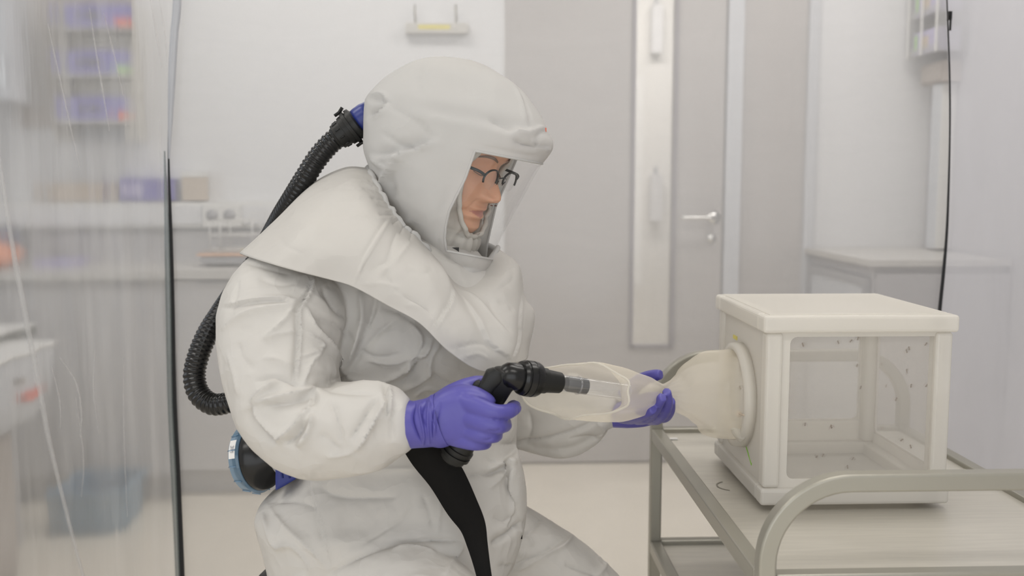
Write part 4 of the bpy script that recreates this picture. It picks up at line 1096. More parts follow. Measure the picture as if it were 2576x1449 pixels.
NZ = np.array([-.060, -.054, -.050, -.046, -.040, -.034, -.026, -.018, -.008, .002, .012]); NH = np.array([0, .003, .014, .0235, .0275, .0265, .0215, .0155, .0105, .006, 0]); NS = np.array([.011, .011, .0125, .014, .0135, .0120, .0095, .0085, .0075, .007, .008])
V = []
for z in zz:
    F_, W_, B_ = np.interp(z, zs, Fp), np.interp(z, zs, Wp), np.interp(z, zs, Bp)
    c_, s_ = np.cos(phi), np.sin(phi)
    n_ = 2.25
    x = np.sign(s_) * np.abs(s_) ** (2 / n_) * W_; y = np.where(c_ > 0, F_, B_) * np.sign(c_) * np.abs(c_) ** (2 / n_)
    fr_ = (c_ > 0)
    y = y + fr_ * np.interp(z, NZ, NH, 0, 0) * np.exp(-(x / np.interp(z, NZ, NS)) ** 2)
    al = np.exp(-((z + .044) / .0065) ** 2)
    y = y + fr_ * al * .009 * (np.exp(-((np.abs(x) - .0125) / .0055) ** 2))        # alae
    y = y - fr_ * .007 * np.exp(-((np.abs(x) - .030) / .013) ** 2 - ((z - .001) / .012) ** 2)  # sockets
    y = y + fr_ * .0065 * np.exp(-((np.abs(x) - .031) / .011) ** 2 - ((z + .001) / .0075) ** 2)  # lids
    y = y - fr_ * .0022 * np.exp(-((np.abs(x) - .031) / .012) ** 2 - ((z + .0075) / .002) ** 2)
    y = y + fr_ * .003 * np.exp(-((np.abs(x) - .028) / .016) ** 2 - ((z - .020) / .007) ** 2)  # brow
    y = y + fr_ * .004 * np.exp(-((np.abs(x) - .040) / .018) ** 2 - ((z + .038) / .018) ** 2)  # cheek
    mw = np.exp(-(x / .021) ** 4)
    y = y + fr_ * mw * (0.0030 * np.exp(-((z + .0645) / .0042) ** 2) + .0034 * np.exp(-((z + .0785) / .0045) ** 2) - .0022 * np.exp(-((z + .0712) / .0018) ** 2))
    y = y - fr_ * .0025 * np.exp(-(x / .02) ** 2 - ((z + .088) / .004) ** 2)
    y = y - fr_ * .0028 * np.exp(-((np.abs(x) - .026) / .006) ** 2 - ((z + .071) / .006) ** 2)
    y = y - fr_ * .002 * np.exp(-((np.abs(x) - (.018 + (-.045 - z) * .5)) / .003) ** 2 - ((z + .058) / .012) ** 2)  # nasolabial
    V.append(np.stack([x, y, np.full(len(x), z)], 1))
hv, hf = rings_mesh(V)
mi = []
loc_all = np.array(hv)
for q in hf:
    m_ = loc_all[list(q)].mean(0)
    lip = m_[1] > .05 and abs(m_[0]) < .022 and ((-.0712 <= m_[2] < -.0655 - abs(m_[0]) * .22) or (-.0795 + abs(m_[0]) * .36 < m_[2] < -.0712))
    mi.append(1 if lip else 0)
head = fixn(obj('head', (hw(hv), hf, mi), [M_SKIN, M_LIP], person, label='face looking down behind the visor'))
# brows and lash lines, nostril
for s in (1, -1):
    bp = [(s * .014, .0935, .017), (s * .026, .0915, .022), (s * .038, .084, .022), (s * .048, .072, .017)]
    obj('eyebrow', ribbon(hw(bp), [.003, .0050, .0042, .002], .0008, Rh @ np.array([0, .2, 1.0]), 20), M_HAIR, head)
    lp = [(s * .020, .0818, -.0065), (s * .027, .0832, -.0090), (s * .034, .0800, -.0092), (s * .042, .0715, -.006)]
    obj('eyelashes', ribbon(hw(lp), [.0009, .0016, .0018, .0012], .0012, Rh @ np.array([0, .6, 1.0]), 20), M_HAIR, head)
    obj('nostril', lathe([(-.001, .0001), (-.0005, .0022), (.001, .0022), (.0015, .0003)], hw((s * .0065, .1025, -.0515))[0], Rh @ np.array([0, .2, -1.0]), 12), pbr('nostril_shade', (.12, .05, .035), .8), head)
# spectacles
spx = obj('spectacles', join(
    *[ribbon(hw([(s * (.032 + .0215 * math.cos(a_)), .1035 - .004 * abs(math.cos(a_)), -.010 + .0165 * math.sin(a_)) for a_ in np.linspace(-.35, PI + .35, 20)]), [.0028] * 20, .0024, Rh @ np.array([0, 1.0, 0]), 30) for s in (1, -1)],
    sweep(hw(catmull([(-.011, .1035, -.006), (0, .1065, -.0035), (.011, .1035, -.006)], 10)), .0011, .0011, 8),
    *[sweep(hw(catmull([(s * .0535, .0995, -.004), (s * .066, .094, .000), (s * .074, .078, .001), (s * .079, .03, .000), (s * .078, -.01, -.006)], 16)), .0026, .0014, 8) for s in (1, -1)],
    *[sweep(hw([(s * .011, .1035, -.010), (s * .0095, .101, -.017)]), .0008, .0008, 6) for s in (1, -1)]), M_SPEC, person, label='thin dark spectacles')
for s in (1, -1):
    pts = [(s * (.032 + .0212 * math.cos(a_)), .1030 - .004 * abs(math.cos(a_)), -.010 + .0162 * math.sin(a_)) for a_ in np.linspace(0, 2 * PI, 28, endpoint=False)]
    V = hw(pts + [(s * .032, .1045, -.010)])
    obj('lens', (V, [(i, (i + 1) % 28, 28) for i in range(28)]), M_LENS, spx)
    obj('nose_pad', lathe([(-.001, .001), (0, .0025), (.001, .001)], hw((s * .0098, .0995, -.0165))[0], Rh @ np.array([1.0, 0, 0]), 10), M_LENS, spx)

# inner coverall hood with elastic face opening
zi = np.concatenate([np.linspace(-.24, -.118, 16), np.linspace(-.112, .10, 34), np.linspace(.106, .138, 6)])
tt2 = np.linspace(-1, 1, 121)[:-1]
ph2 = np.sign(tt2) * PI * np.abs(tt2)
V = []; inside = []
for z in zi:
    zc = z / 1.12 if z > 0 else z
    F_, W_, B_ = np.interp(zc, zs, Fp), np.interp(zc, zs, Wp), np.interp(zc, zs, Bp)
    if z < -.112:
        k = (-.112 - z) / .128; F_, W_, B_ = .074 + .012 * k, .060 + .03 * k, .075 + .03 * k
    off = .010 + .004 * math.sin(z * 90)
    wob = np.array([.005 * mnoise.noise(Vector((math.cos(a_) * 3, math.sin(a_) * 3, z * 30))) + .002 * math.sin(a_ * 22) for a_ in ph2])
    c_, s_ = np.cos(ph2), np.sin(ph2)
    x = s_ * (W_ + off + wob); y = c_ * (np.where(c_ > 0, F_, B_) + off + wob)
    V.append(np.stack([x, y, np.full(len(x), z)], 1))
    # opening half-angle
    op = 0 if z > .066 or z < -.112 else math.acos(min(1, abs((z + .023)) / .0895) ** 1.6 if False else 0) * 0 + (.80 * math.sqrt(max(0, 1 - ((z + .023) / .0895) ** 2)) ** .7)
    inside.append(op)
nv = 120
Vv = np.concatenate(V); Fc = []
rimp, rimn = [], []
# snap: for each ring, move vertices nearest to the opening edge onto the edge
for i, op in enumerate(inside):
    if op > 0.05:
        for sg in (1, -1):
            j = int(np.argmin(np.abs(ph2 - sg * op)))
            F_, W_, B_ = V[i][:, 1].max(), V[i][:, 0].max(), 0
for i in range(len(zi) - 1):
    op = min(inside[i], inside[i + 1])
    for j in range(nv):
        a_ = (ph2[j] + (ph2[(j + 1) % nv] if j < nv - 1 else PI)) / 2
        if abs(a_) < op: continue
        q = i * nv + j; r = i * nv + (j + 1) % nv
        Fc.append((q, r, r + nv, q + nv))
ih = obj('inner_hood', (hw(Vv), Fc), M_INNER, person, label='gathered inner hood around the face')
# elastic edge band following the opening
eb = []
for a_ in np.linspace(0, 2 * PI, 80, endpoint=False):
    z = -.023 + .0895 * math.sin(a_); hA = .80 * (max(0, abs(math.cos(a_)))) ** .7 * (1 if math.cos(a_) > 0 else -1)
    F_, W_ = np.interp(z, zs, Fp), np.interp(z, zs, Wp); off = .0125 + .0012 * math.sin(a_ * 60)
    eb.append((math.sin(hA) * (W_ + off), math.cos(hA) * (F_ + off) , z))
ebw = hw(eb)
obj('elastic_edge', sweep(np.vstack([ebw, ebw[:2]]), .0045, .0045, 10, ref=(.2, .3, 1), cap=False), M_INNER, ih)

# ---- outer hood and visor
HT = [  # t, xL, xR, Yc, b
    (146, 1150, 1190, 1.79, .012), (152, 1102, 1222, 1.79, .038), (166, 1058, 1255, 1.79, .068), (186, 1022, 1298, 1.79, .092), (224, 975, 1338, 1.79, .115), (259, 943, 1364, 1.785, .128),
    (290, 921, 1379, 1.785, .136), (310, 917, 1390, 1.78, .139), (330, 915, 1389, 1.78, .141), (350, 914, 1378, 1.78, .142), (371, 914, 1364, 1.78, .143), (420, 915, 1338, 1.78, .143), (453, 925, 1322, 1.78, .142),
    (517, 952, 1290, 1.78, .138), (553, 972, 1272, 1.78, .134), (608, 1026, 1247, 1.78, .124), (636, 1058, 1238, 1.78, .116), (657, 1082, 1230, 1.78, .106), (696, 1118, 1205, 1.775, .080), (716, 1150, 1170, 1.77, .03)]
t_top, t_bot = 371, 636
tl = np.array(sorted(set(list(np.linspace(146, 371, 48)) + list(np.linspace(371, 636, 60)) + list(np.linspace(636, 716, 22)))))
HTa = np.array(HT, float)
def hcat(t):
    # catmull through table by t
    i = int(np.clip(np.searchsorted(HTa[:, 0], t) - 1, 0, len(HTa) - 2))
    p0 = HTa[max(i - 1, 0)]; p1 = HTa[i]; p2 = HTa[i + 1]; p3 = HTa[min(i + 2, len(HTa) - 1)]
    u = (t - p1[0]) / (p2[0] - p1[0])
    m1 = (p2 - p0) / (p2[0] - p0[0]) * (p2[0] - p1[0]); m2 = (p3 - p1) / (p3[0] - p1[0]) * (p2[0] - p1[0])
    return (2 * u ** 3 - 3 * u * u + 1) * p1 + (u ** 3 - 2 * u * u + u) * m1 + (-2 * u ** 3 + 3 * u * u) * p2 + (u ** 3 - u * u) * m2
nE_t, nE_x = [371, 446, 534, 576, 606, 636], [1195, 1170, 1130, 1121, 1119, 1123]
fE_t, fE_x = [371, 440, 501, 596, 636], [1300, 1272, 1247, 1226, 1222]
N1, N2 = 72, 48
SH = .34
def ring_at(t, shrink=0.0):
    _, xl, xr, yc, b = hcat(t)
    xc, a_ = (xl + xr) / 2, (xr - xl) / 2
    tc_ = np.clip(t, 371, 636)
    cn = np.clip((np.interp(tc_, nE_t, nE_x) - (hcat(tc_)[1] + hcat(tc_)[2]) / 2) / ((hcat(tc_)[2] - hcat(tc_)[1]) / 2), -.9, .9)
    cfr = np.clip((np.interp(tc_, fE_t, fE_x) - (hcat(tc_)[1] + hcat(tc_)[2]) / 2) / ((hcat(tc_)[2] - hcat(tc_)[1]) / 2), -.6, .97)
    thn, thf = -math.acos(cn), math.acos(cfr)
    th_ = np.concatenate([np.linspace(thn, thf - 2 * PI, N1, endpoint=False), np.linspace(thf, thn, N2, endpoint=False)])
    pts = []
    for k, q in enumerate(th_):
        e = 2 / 2.15
        cx_ = math.copysign(abs(math.cos(q)) ** 1.0, math.cos(q)); sy_ = math.copysign(abs(math.sin(q)) ** e, math.sin(q))
        px = xc + (a_ - shrink) * cx_
        Y = yc + (b - shrink * .0006) * sy_ - SH * max(0, cx_) * .10 * (a_ / 200)
        # keep silhouette: project at own depth
        pts.append(P(px, t + .19 * (px - 1150), Y))
    return np.array(pts)
R_ = [ring_at(t) for t in tl]
Vh = np.concatenate(R_); nr = len(tl); nc_ = N1 + N2
Fh, Fv = [], []
for i in range(nr - 1):
    win = tl[i] >= 371 - .01 and tl[i + 1] <= 636 + .01
    for j in range(nc_):
        q = (i * nc_ + j, i * nc_ + (j + 1) % nc_, (i + 1) * nc_ + (j + 1) % nc_, (i + 1) * nc_ + j)
        (Fv if (win and j >= N1) else Fh).append(q)
Vh2 = np.vstack([Vh, R_[0].mean(0), R_[-1].mean(0)])
for j in range(nc_):
    Fh.append((len(Vh2) - 2, (j + 1) % nc_, j)); Fh.append((len(Vh2) - 1, (nr - 1) * nc_ + j, (nr - 1) * nc_ + (j + 1) % nc_))
HOOD = [
    ([(925, 245), (955, 240), (970, 255), (955, 280), (930, 296)], 9, 6, 's'), ([(920, 300), (940, 280), (968, 262)], 7, 5, 'v'), ([(970, 255), (1040, 300), (1095, 350)], 16, 5, 'v'),
    ([(1095, 352), (1040, 372), (985, 390), (940, 400)], 12, 8, 's'), ([(930, 390), (970, 420), (990, 400)], 10, 6, 'r'), ([(1015, 372), (990, 420), (965, 450), (962, 480), (975, 520)], 11, 9, 'r'),
    ([(1000, 400), (985, 440), (990, 500)], 10, 6, 'v'), ([(925, 430), (945, 450), (958, 470)], 9, 6, 'v'), ([(1290, 205), (1315, 270), (1325, 330)], 4, 3.0, 'r'), ([(1300, 205), (1325, 270), (1335, 325)], 3, 2.0, 'v'),
    ([(1285, 330), (1330, 335), (1375, 318)], 8, 6, 'r'), ([(1290, 345), (1320, 365), (1380, 372)], 8, 6, 'v'), ([(1345, 350), (1352, 370), (1385, 378)], 6, 5, 'r'), ([(1360, 325), (1350, 345), (1352, 368)], 6, 4, 'v'),
    ([(1290, 210), (1310, 206)], 4, 2.5, 'v'), ([(1200, 365), (1290, 385), (1370, 395)], 7, 2.5, 'v'), ([(1180, 372), (1150, 445), (1112, 530), (1104, 600), (1110, 640), (1135, 665)], 5, 2.2, 'v'),
    ([(1040, 560), (1000, 545), (975, 525)], 8, 6, 'r'), ([(1045, 585), (1010, 575), (990, 550)], 7, 5, 'v'), ([(1060, 160), (1050, 200), (1055, 240)], 10, 3, 'v'),
    ([(1150, 165), (1250, 190), (1290, 215)], 8, 2.0, 'r'), ([(960, 330), (1000, 360), (1060, 380)], 10, 3, 'v'), ([(1120, 640), (1130, 665), (1220, 680)], 8, 3, 'v'), ([(1230, 300), (1270, 320), (1300, 330)], 12, 4, 'v'),
]
me = bpy.data.meshes.new('tmpn'); 
Vc = creases(Vh2, Fh, HOOD, flip=1)
no = vnormals(Vh2, Fh); cc_ = Vh2.mean(0)
flip = 1 if np.mean(((Vh2 - cc_) * no).sum(1)) > 0 else -1
Vc = creases(Vh2, Fh, [(a_, b_, c_ * 1.5, d_) for a_, b_, c_, d_ in HOOD], flip=flip)
Vc = crumple(Vc, Fh, .0014, 11, flip, 5)
# keep the visor border aligned
for i in range(nr):
    if 371 - 1 <= tl[i] <= 636 + 1:
        for j in [0] + list(range(N1, nc_)):
            Vc[i * nc_ + j] = Vh2[i * nc_ + j]
def clean(V, Fs):
    used = sorted({i for q in Fs for i in q}); mp_ = {u: k for k, u in enumerate(used)}
    return V[used], [tuple(mp_[i] for i in q) for q in Fs]
hood = obj('outer_hood', clean(Vc, Fh), M_HOOD, person, label='white air-fed hood over the head')
visor = obj('visor', clean(Vh2 , Fv), M_VISOR, person, label='clear curved visor')
# welt around the window
i0, i1 = int(np.argmin(np.abs(tl - 371))), int(np.argmin(np.abs(tl - 636)))
loop = [Vh2[i * nc_ + 0] for i in range(i0, i1)] + [Vh2[i1 * nc_ + (j % nc_)] for j in range(nc_, N1, -1)] + [Vh2[i * nc_ + N1] for i in range(i1, i0, -1)] + [Vh2[i0 * nc_ + j] for j in range(N1, nc_)]
loop = np.array(loop)
obj('visor_welt', sweep(np.vstack([loop, loop[:2]]), .0022, .0022, 8, ref=(.3, .4, 1), cap=False), M_HOOD, visor)
# brim tip with small print
c = P(1373, 345, 1.712)
M_RPR = pbr('red_print', (.75, .20, .14), .6); M_GPR = pbr('grey_print', (.45, .44, .43), .6)
obj('red_print', box(c[0] - .003, c[0] + .001, c[1] - .003, c[1] + .003, c[2] + .009, c[2] + .016), M_RPR, hood, False)

# ---- shroud
RB = [
    [(930, 430, 1.90), (870, 440, 1.96), (790, 500, 2.00), (720, 590, 2.02), (660, 660, 2.02)],
    [(927, 424, 1.82), (868, 424, 1.82), (784, 466, 1.80), (690, 558, 1.75), (603, 638, 1.70)],
    [(935, 440, 1.74), (880, 450, 1.70), (810, 510, 1.645), (740, 588, 1.575), (662, 658, 1.555)],
    [(950, 470, 1.70), (910, 490, 1.645), (870, 550, 1.59), (810, 620, 1.54), (745, 682, 1.525)],
    [(975, 515, 1.68), (950, 550, 1.61), (920, 600, 1.56), (880, 660, 1.535), (832, 704, 1.53)],
    [(1000, 548, 1.67), (985, 590, 1.60), (960, 640, 1.555), (925, 690, 1.535), (890, 722, 1.53)],
    [(1020, 575, 1.665), (1030, 620, 1.60), (1020, 680, 1.55), (1000, 735, 1.53), (975, 768, 1.53)],
    [(1040, 590, 1.665), (1070, 645, 1.60), (1080, 710, 1.555), (1070, 780, 1.53), (1055, 813, 1.525)],
    [(1075, 628, 1.67), (1115, 680, 1.60), (1130, 760, 1.56), (1130, 830, 1.53), (1130, 885, 1.53)],
    [(1110, 670, 1.675), (1150, 735, 1.61), (1190, 800, 1.57), (1205, 870, 1.55), (1215, 935, 1.55)],
    [(1150, 705, 1.69), (1200, 750, 1.63), (1250, 810, 1.60), (1278, 870, 1.58), (1290, 915, 1.58)],
    [(1200, 690, 1.72), (1255, 715, 1.68), (1296, 780, 1.66), (1314, 840, 1.66), (1322, 905, 1.66)],
    [(1248, 630, 1.80), (1303, 672, 1.78), (1316, 745, 1.78), (1344, 795, 1.79), (1325, 885, 1.80)],
    [(1235, 622, 1.86), (1280, 672, 1.93), (1300, 750, 1.98), (1310, 800, 2.0), (1300, 870, 2.02)],
    [(1110, 560, 1.90), (1130, 620, 1.98), (1150, 700, 2.03), (1150, 780, 2.05), (1130, 850, 2.06)],
    [(990, 470, 1.90), (960, 530, 2.0), (930, 600, 2.05), (900, 680, 2.07), (880, 740, 2.07)]]
NV, NU = 70, 260
RBx = np.array(RB, float); k_ = len(RBx)
ext = np.concatenate([RBx[-2:], RBx, RBx[:3]], 0)   # closed
G = np.zeros((NU, 5, 3))
for a_ in range(5):
    full = catmull(ext[:, a_], (len(ext) - 1) * 20 + 1)
    seg = full[2 * 20: 2 * 20 + k_ * 20]
    G[:, a_] = seg[(np.linspace(0, k_ * 20, NU, endpoint=False)).astype(int)] if NU <= k_ * 20 else seg[0]
Gf = np.zeros((NV, NU, 3))
for j in range(NU):
    Gf[:, j] = catmull(G[j], NV)
Wv = np.array([P(*q) for q in Gf.reshape(-1, 3)])
Fs = grid_faces(NV, NU)
no = vnormals(Wv, Fs)
flip = 1 if np.mean(((Wv - Wv.mean(0)) * no).sum(1)) > 0 else -1
SHR = [
    ([(790, 466), (850, 472), (920, 478), (975, 500)], 4, 2.5, 's'), ([(836, 505), (880, 498), (930, 498)], 6, 2.5, 's'), ([(836, 505), (832, 550)], 6, 3, 's'), ([(836, 552), (900, 548), (980, 552), (1005, 548)], 5, 3, 'r'),
    ([(985, 545), (950, 600), (915, 660), (888, 720)], 5, 5, 'r'), ([(972, 550), (940, 600), (905, 655)], 7, 3, 'v'), ([(1005, 570), (985, 620), (975, 690), (1000, 740)], 12, 4, 'v'), ([(1040, 600), (990, 660), (930, 710)], 10, 4, 'r'),
    ([(930, 690), (950, 670), (990, 650)], 8, 4, 'v'), ([(905, 715), (960, 715), (1010, 725)], 8, 4, 'r'),
    ([(1030, 590), (1075, 615), (1110, 665), (1140, 722)], 9, 7, 'r'), ([(1140, 722), (1135, 760), (1110, 800), (1085, 840)], 8, 5, 's'), ([(1010, 740), (1060, 770), (1095, 800)], 9, 7, 'v'), ([(1020, 770), (1050, 770), (1100, 800)], 9, 5, 'r'),
    ([(1140, 722), (1200, 755), (1250, 810), (1290, 860)], 9, 6, 'r'), ([(1160, 745), (1200, 800), (1230, 860), (1285, 905)], 11, 6, 's'), ([(1250, 760), (1280, 765), (1290, 790)], 12, 5, 'v'), ([(1230, 740), (1240, 790), (1290, 840)], 10, 4, 'v'),
    ([(1313, 740), (1308, 800), (1305, 860), (1290, 905)], 5, 6, 's'), ([(1130, 880), (1200, 865), (1260, 880)], 9, 4, 'v'), ([(1150, 905), (1200, 890), (1230, 905)], 6, 4, 'r'),
    # gathers at the neck
    ([(925, 455), (960, 470)], 4, 4, 'v'), ([(905, 470), (965, 488)], 4, 4, 'v'), ([(930, 498), (975, 505)], 4, 5, 'v'), ([(945, 515), (985, 525)], 4, 4, 'v'), ([(950, 540), (995, 540)], 4, 5, 'v'), ([(985, 565), (1005, 550)], 4, 5, 'v'), ([(1005, 590), (1018, 565)], 4, 5, 'v'), ([(1030, 610), (1035, 580)], 4, 4, 'v'),
    ([(915, 463), (962, 480)], 3, 3, 'r'), ([(940, 507), (980, 515)], 3, 3, 'r'), ([(960, 532), (990, 533)], 3, 3, 'r'), ([(1270, 655), (1290, 700), (1240, 740)], 10, 4, 'v'), ([(1020, 680), (1060, 690), (1090, 680)], 9, 3, 'v'),
    ([(700, 590), (720, 620), (770, 640)], 12, 2.5, 'v'), ([(800, 560), (790, 620), (800, 690)], 9, 2, 'r'),
]
Ws = creases(Wv, Fs, [(a_, b_ * .8, c_ * .62, d_) for a_, b_, c_, d_ in SHR], flip=flip)
Ws = crumple(Ws, Fs, .0012, 8, flip, 9)
shroud = obj('shroud', (Ws, Fs), M_TYVS, person, label='wide white shroud draped over the shoulders')
m = shroud.modifiers.new('s', 'SOLIDIFY'); m.thickness = .0014; m.offset = 0
# gathered cord at the neck seam
nk = Ws.reshape(NV, NU, 3)[0]
nkp = np.array([p + np.array([.0015 * math.sin(i * 1.1), .001 * math.cos(i * 1.7), .002 * math.sin(i * .9)]) for i, p in enumerate(nk[::2])])
obj('neck_elastic', sweep(np.vstack([nkp, nkp[:2]]), .005, .005, 10, ref=(.2, .3, 1), cap=False), M_HOOD, shroud)
# dark harness bits inside the hood
c = P(1140, 632, 1.70)
obj('harness_buckle', box(c[0] - .012, c[0] + .010, 1.705, 1.712, c[2] - .012, c[2] + .006), M_BLACKM, hood, False)
hb_ = [hw((.082 * math.sin(a_), .100 * math.cos(a_) - .004, .058))[0] for a_ in np.linspace(-1.4, 1.4, 20)]
obj('head_harness', ribbon(hb_, [.014] * 20, .002, (0, 0, 1), 40), M_SPEC, hood)

# ---- gloves
def glove(name, parts, vox=.0024, sm=4, folds=(), label=None, cr=.0005):
    v, f = remesh(parts, vox, sm, .5)
    v = creases(v, f, folds)
    v = crumple(v, f, cr, 40)
    return obj(name, (v, f), M_NITR, person, label=label)
HN = [
    limb([(1085, 1062, 1.463, 60, .034), (1110, 1056, 1.462, 66, .033), (1140, 1048, 1.46, 76, .031), (1172, 1046, 1.458, 80, .030), (1200, 1052, 1.455, 74, .027), (1222, 1062, 1.452, 62, .022)], 26, 32, 2.3),
    limb([(1165, 1008, 1.445, 26, .014), (1205, 1024, 1.432, 25, .014), (1245, 1037, 1.425, 21, .0135), (1275, 1036, 1.437, 19, .012), (1288, 1030, 1.455, 18, .0115)], 24, 20),
    limb([(1290, 1030, 1.452, 15, .011), (1296, 1024, 1.475, 14, .010), (1288, 1018, 1.50, 12, .009)], 12, 16),
    limb([(1165, 1045, 1.445, 26, .015), (1215, 1063, 1.428, 24, .0145), (1245, 1070, 1.425, 21, .0135), (1262, 1070, 1.44, 19, .012), (1270, 1066, 1.47, 17, .0115), (1258, 1055, 1.50, 15, .010)], 26, 20),
    limb([(1160, 1080, 1.448, 24, .014), (1205, 1092, 1.432, 22, .0135), (1230, 1096, 1.432, 19, .0125), (1245, 1095, 1.448, 17, .0115), (1248, 1090, 1.478, 15, .010), (1235, 1078, 1.50, 13, .009)], 26, 20),
    limb([(1140, 1100, 1.455, 22, .014), (1180, 1112, 1.440, 20, .0125), (1205, 1116, 1.440, 17, .0115), (1220, 1114, 1.455, 15, .0105), (1222, 1108, 1.48, 13, .009)], 24, 20),
    limb([(1100, 1025, 1.47, 34, .022), (1145, 992, 1.478, 30, .019), (1182, 970, 1.49, 22, .014), (1210, 962, 1.505, 17, .012), (1235, 968, 1.52, 14, .010)], 24, 20)]
GF = [([(1232, 1052), (1255, 1057), (1285, 1054)], 4, 3, 'v'), ([(1225, 1083), (1245, 1086), (1262, 1080)], 4, 3, 'v'), ([(1212, 1106), (1225, 1108), (1238, 1102)], 4, 2.5, 'v'),
      ([(1108, 1010), (1100, 1050), (1094, 1100)], 4, 3, 'v'), ([(1150, 985), (1190, 1000)], 6, 1.5, 'v')]
gl1 = glove('glove', HN, .0022, 4, GF, 'violet glove gripping the black handpiece')
# gauntlet cuff
cu = catmull([(997, 1068, 1.462, 63, .042), (1015, 1068, 1.462, 63, .041), (1040, 1068, 1.462, 59, .038), (1060, 1066, 1.462, 60, .038), (1080, 1063, 1.462, 62, .037), (1098, 1060, 1.462, 68, .037), (1112, 1056, 1.461, 68, .035)], 120)
path = np.array([P(a, b, y) for a, b, y in cu[:, :3]])
cvv, cff = sweep(path, cu[:, 3] * 1.462 / F_PX, cu[:, 4], 128, cap=False)
CF = [([(1046, 1010), (1040, 1050), (1048, 1085), (1062, 1115)], 4, 4, 'v'), ([(1058, 1010), (1056, 1040), (1066, 1090), (1064, 1120)], 4, 4, 'r'), ([(1072, 1005), (1062, 1045), (1070, 1075)], 4, 3, 'v'),
      ([(1108, 990), (1095, 1040), (1090, 1110)], 5, 4, 'r'), ([(1082, 1000), (1076, 1060), (1080, 1118)], 5, 3, 'r'), ([(1095, 1010), (1088, 1060), (1090, 1110)], 3, 3, 'v')]
no_ = vnormals(cvv, cff); fl_ = 1 if np.mean(((cvv - cvv.mean(0)) * no_).sum(1)) > 0 else -1
cvv = creases(cvv, cff, [(a_, b_, c_ * 1.3, d_) for a_, b_, c_, d_ in CF], flip=fl_); 
cuff = obj('glove_cuff', (cvv, cff), M_NITR, person, label='rolled violet glove cuff'); fixn(cuff)
m = cuff.modifiers.new('s', 'SOLIDIFY'); m.thickness = .0012; m.offset = 0
r0 = cvv[:128:2]
obj('rolled_edge', sweep(np.vstack([r0, r0[:2]]), .0016, .0016, 8, ref=(1, .1, .1), cap=False), M_NITR, cuff)
# far hand, palm up under the sleeve neck
HF = [
    limb([(1520, 1040, 1.862, 34, .026), (1550, 1044, 1.855, 32, .026), (1585, 1040, 1.845, 38, .024), (1620, 1032, 1.84, 42, .022), (1650, 1022, 1.835, 40, .02), (1672, 1012, 1.832, 30, .016)], 26, 28),
    limb([(1560, 1048, 1.815, 17, .012), (1590, 1050, 1.760, 18, .012), (1612, 1044, 1.710, 16, .011), (1630, 1036, 1.680, 14, .0105), (1644, 1029, 1.667, 11.5, .009)], 24, 18),
    limb([(1600, 1052, 1.815, 18, .012), (1625, 1050, 1.760, 17, .012), (1645, 1032, 1.707, 15.5, .011), (1657, 1013, 1.680, 14, .0105), (1668, 998, 1.669, 11.5, .009)], 24, 18),
    limb([(1630, 1052, 1.820, 17, .012), (1652, 1052, 1.770, 17, .012), (1671, 1036, 1.725, 15, .011), (1680, 1010, 1.697, 13, .010), (1677, 984, 1.684, 11, .009)], 24, 18),
    limb([(1650, 1045, 1.825, 16, .011), (1672, 1048, 1.780, 15, .011), (1685, 1032, 1.740, 13, .010), (1688, 1008, 1.715, 11, .009)], 20, 16),
    limb([(1570, 1000, 1.86, 22, .018), (1600, 966, 1.85, 20, .014), (1628, 950, 1.83, 17, .012), (1650, 944, 1.815, 15, .011), (1663, 942, 1.808, 12, .0095)], 22, 18)]
gl2 = glove('glove', HF, .0022, 3, [([(1562, 1040), (1564, 1060)], 3, 2, 'v'), ([(1572, 1040), (1574, 1062)], 3, 1.6, 'v'), ([(1616, 1062), (1640, 1050)], 3, 2, 'v')], 'violet glove cupped under the mesh sleeve')

# ------------------------------------------------------------------ stool
c = P(930, 1500, 1.76)
sz_ = .50
stl = thing('stool', 'round black laboratory stool under the seated person, mostly hidden', 'stool', (c[0], 1.76, 0))
obj('seat', lathe([(0, .16), (.005, .185), (.03, .195), (.06, .19), (.072, .17)], (stc[0], stc[1], sz_ - .07), (0, 0, 1), 48), M_BLACKM, stl)
obj('seat_plate', lathe([(0, .10), (.012, .10)], (stc[0], stc[1], sz_ - .085), (0, 0, 1), 32), M_GREYD, stl)
obj('column', lathe([(0, .028), (.20, .028), (.20, .018), (.345, .018)], (stc[0], stc[1], .07), (0, 0, 1), 24), M_CHROME, stl)
for k in range(5):
    a_ = 2 * PI * k / 5 + .3; d_ = np.array([math.cos(a_), math.sin(a_), 0])
    p0 = np.array([stc[0], stc[1], .085]); p1 = p0 + d_ * .25 + [0, 0, -.025]
    lg = obj('leg', sweep(np.array([p0, p1]), .018, .014, 12), M_GREYD, stl)
    wp = p1 + [0, 0, -.030]
    obj('caster', lathe([(-.012, .018), (-.01, .024), (.01, .024), (.012, .018)], (wp[0], wp[1], .026), (-d_[1], d_[0], 0), 20), M_BLACK, lg)

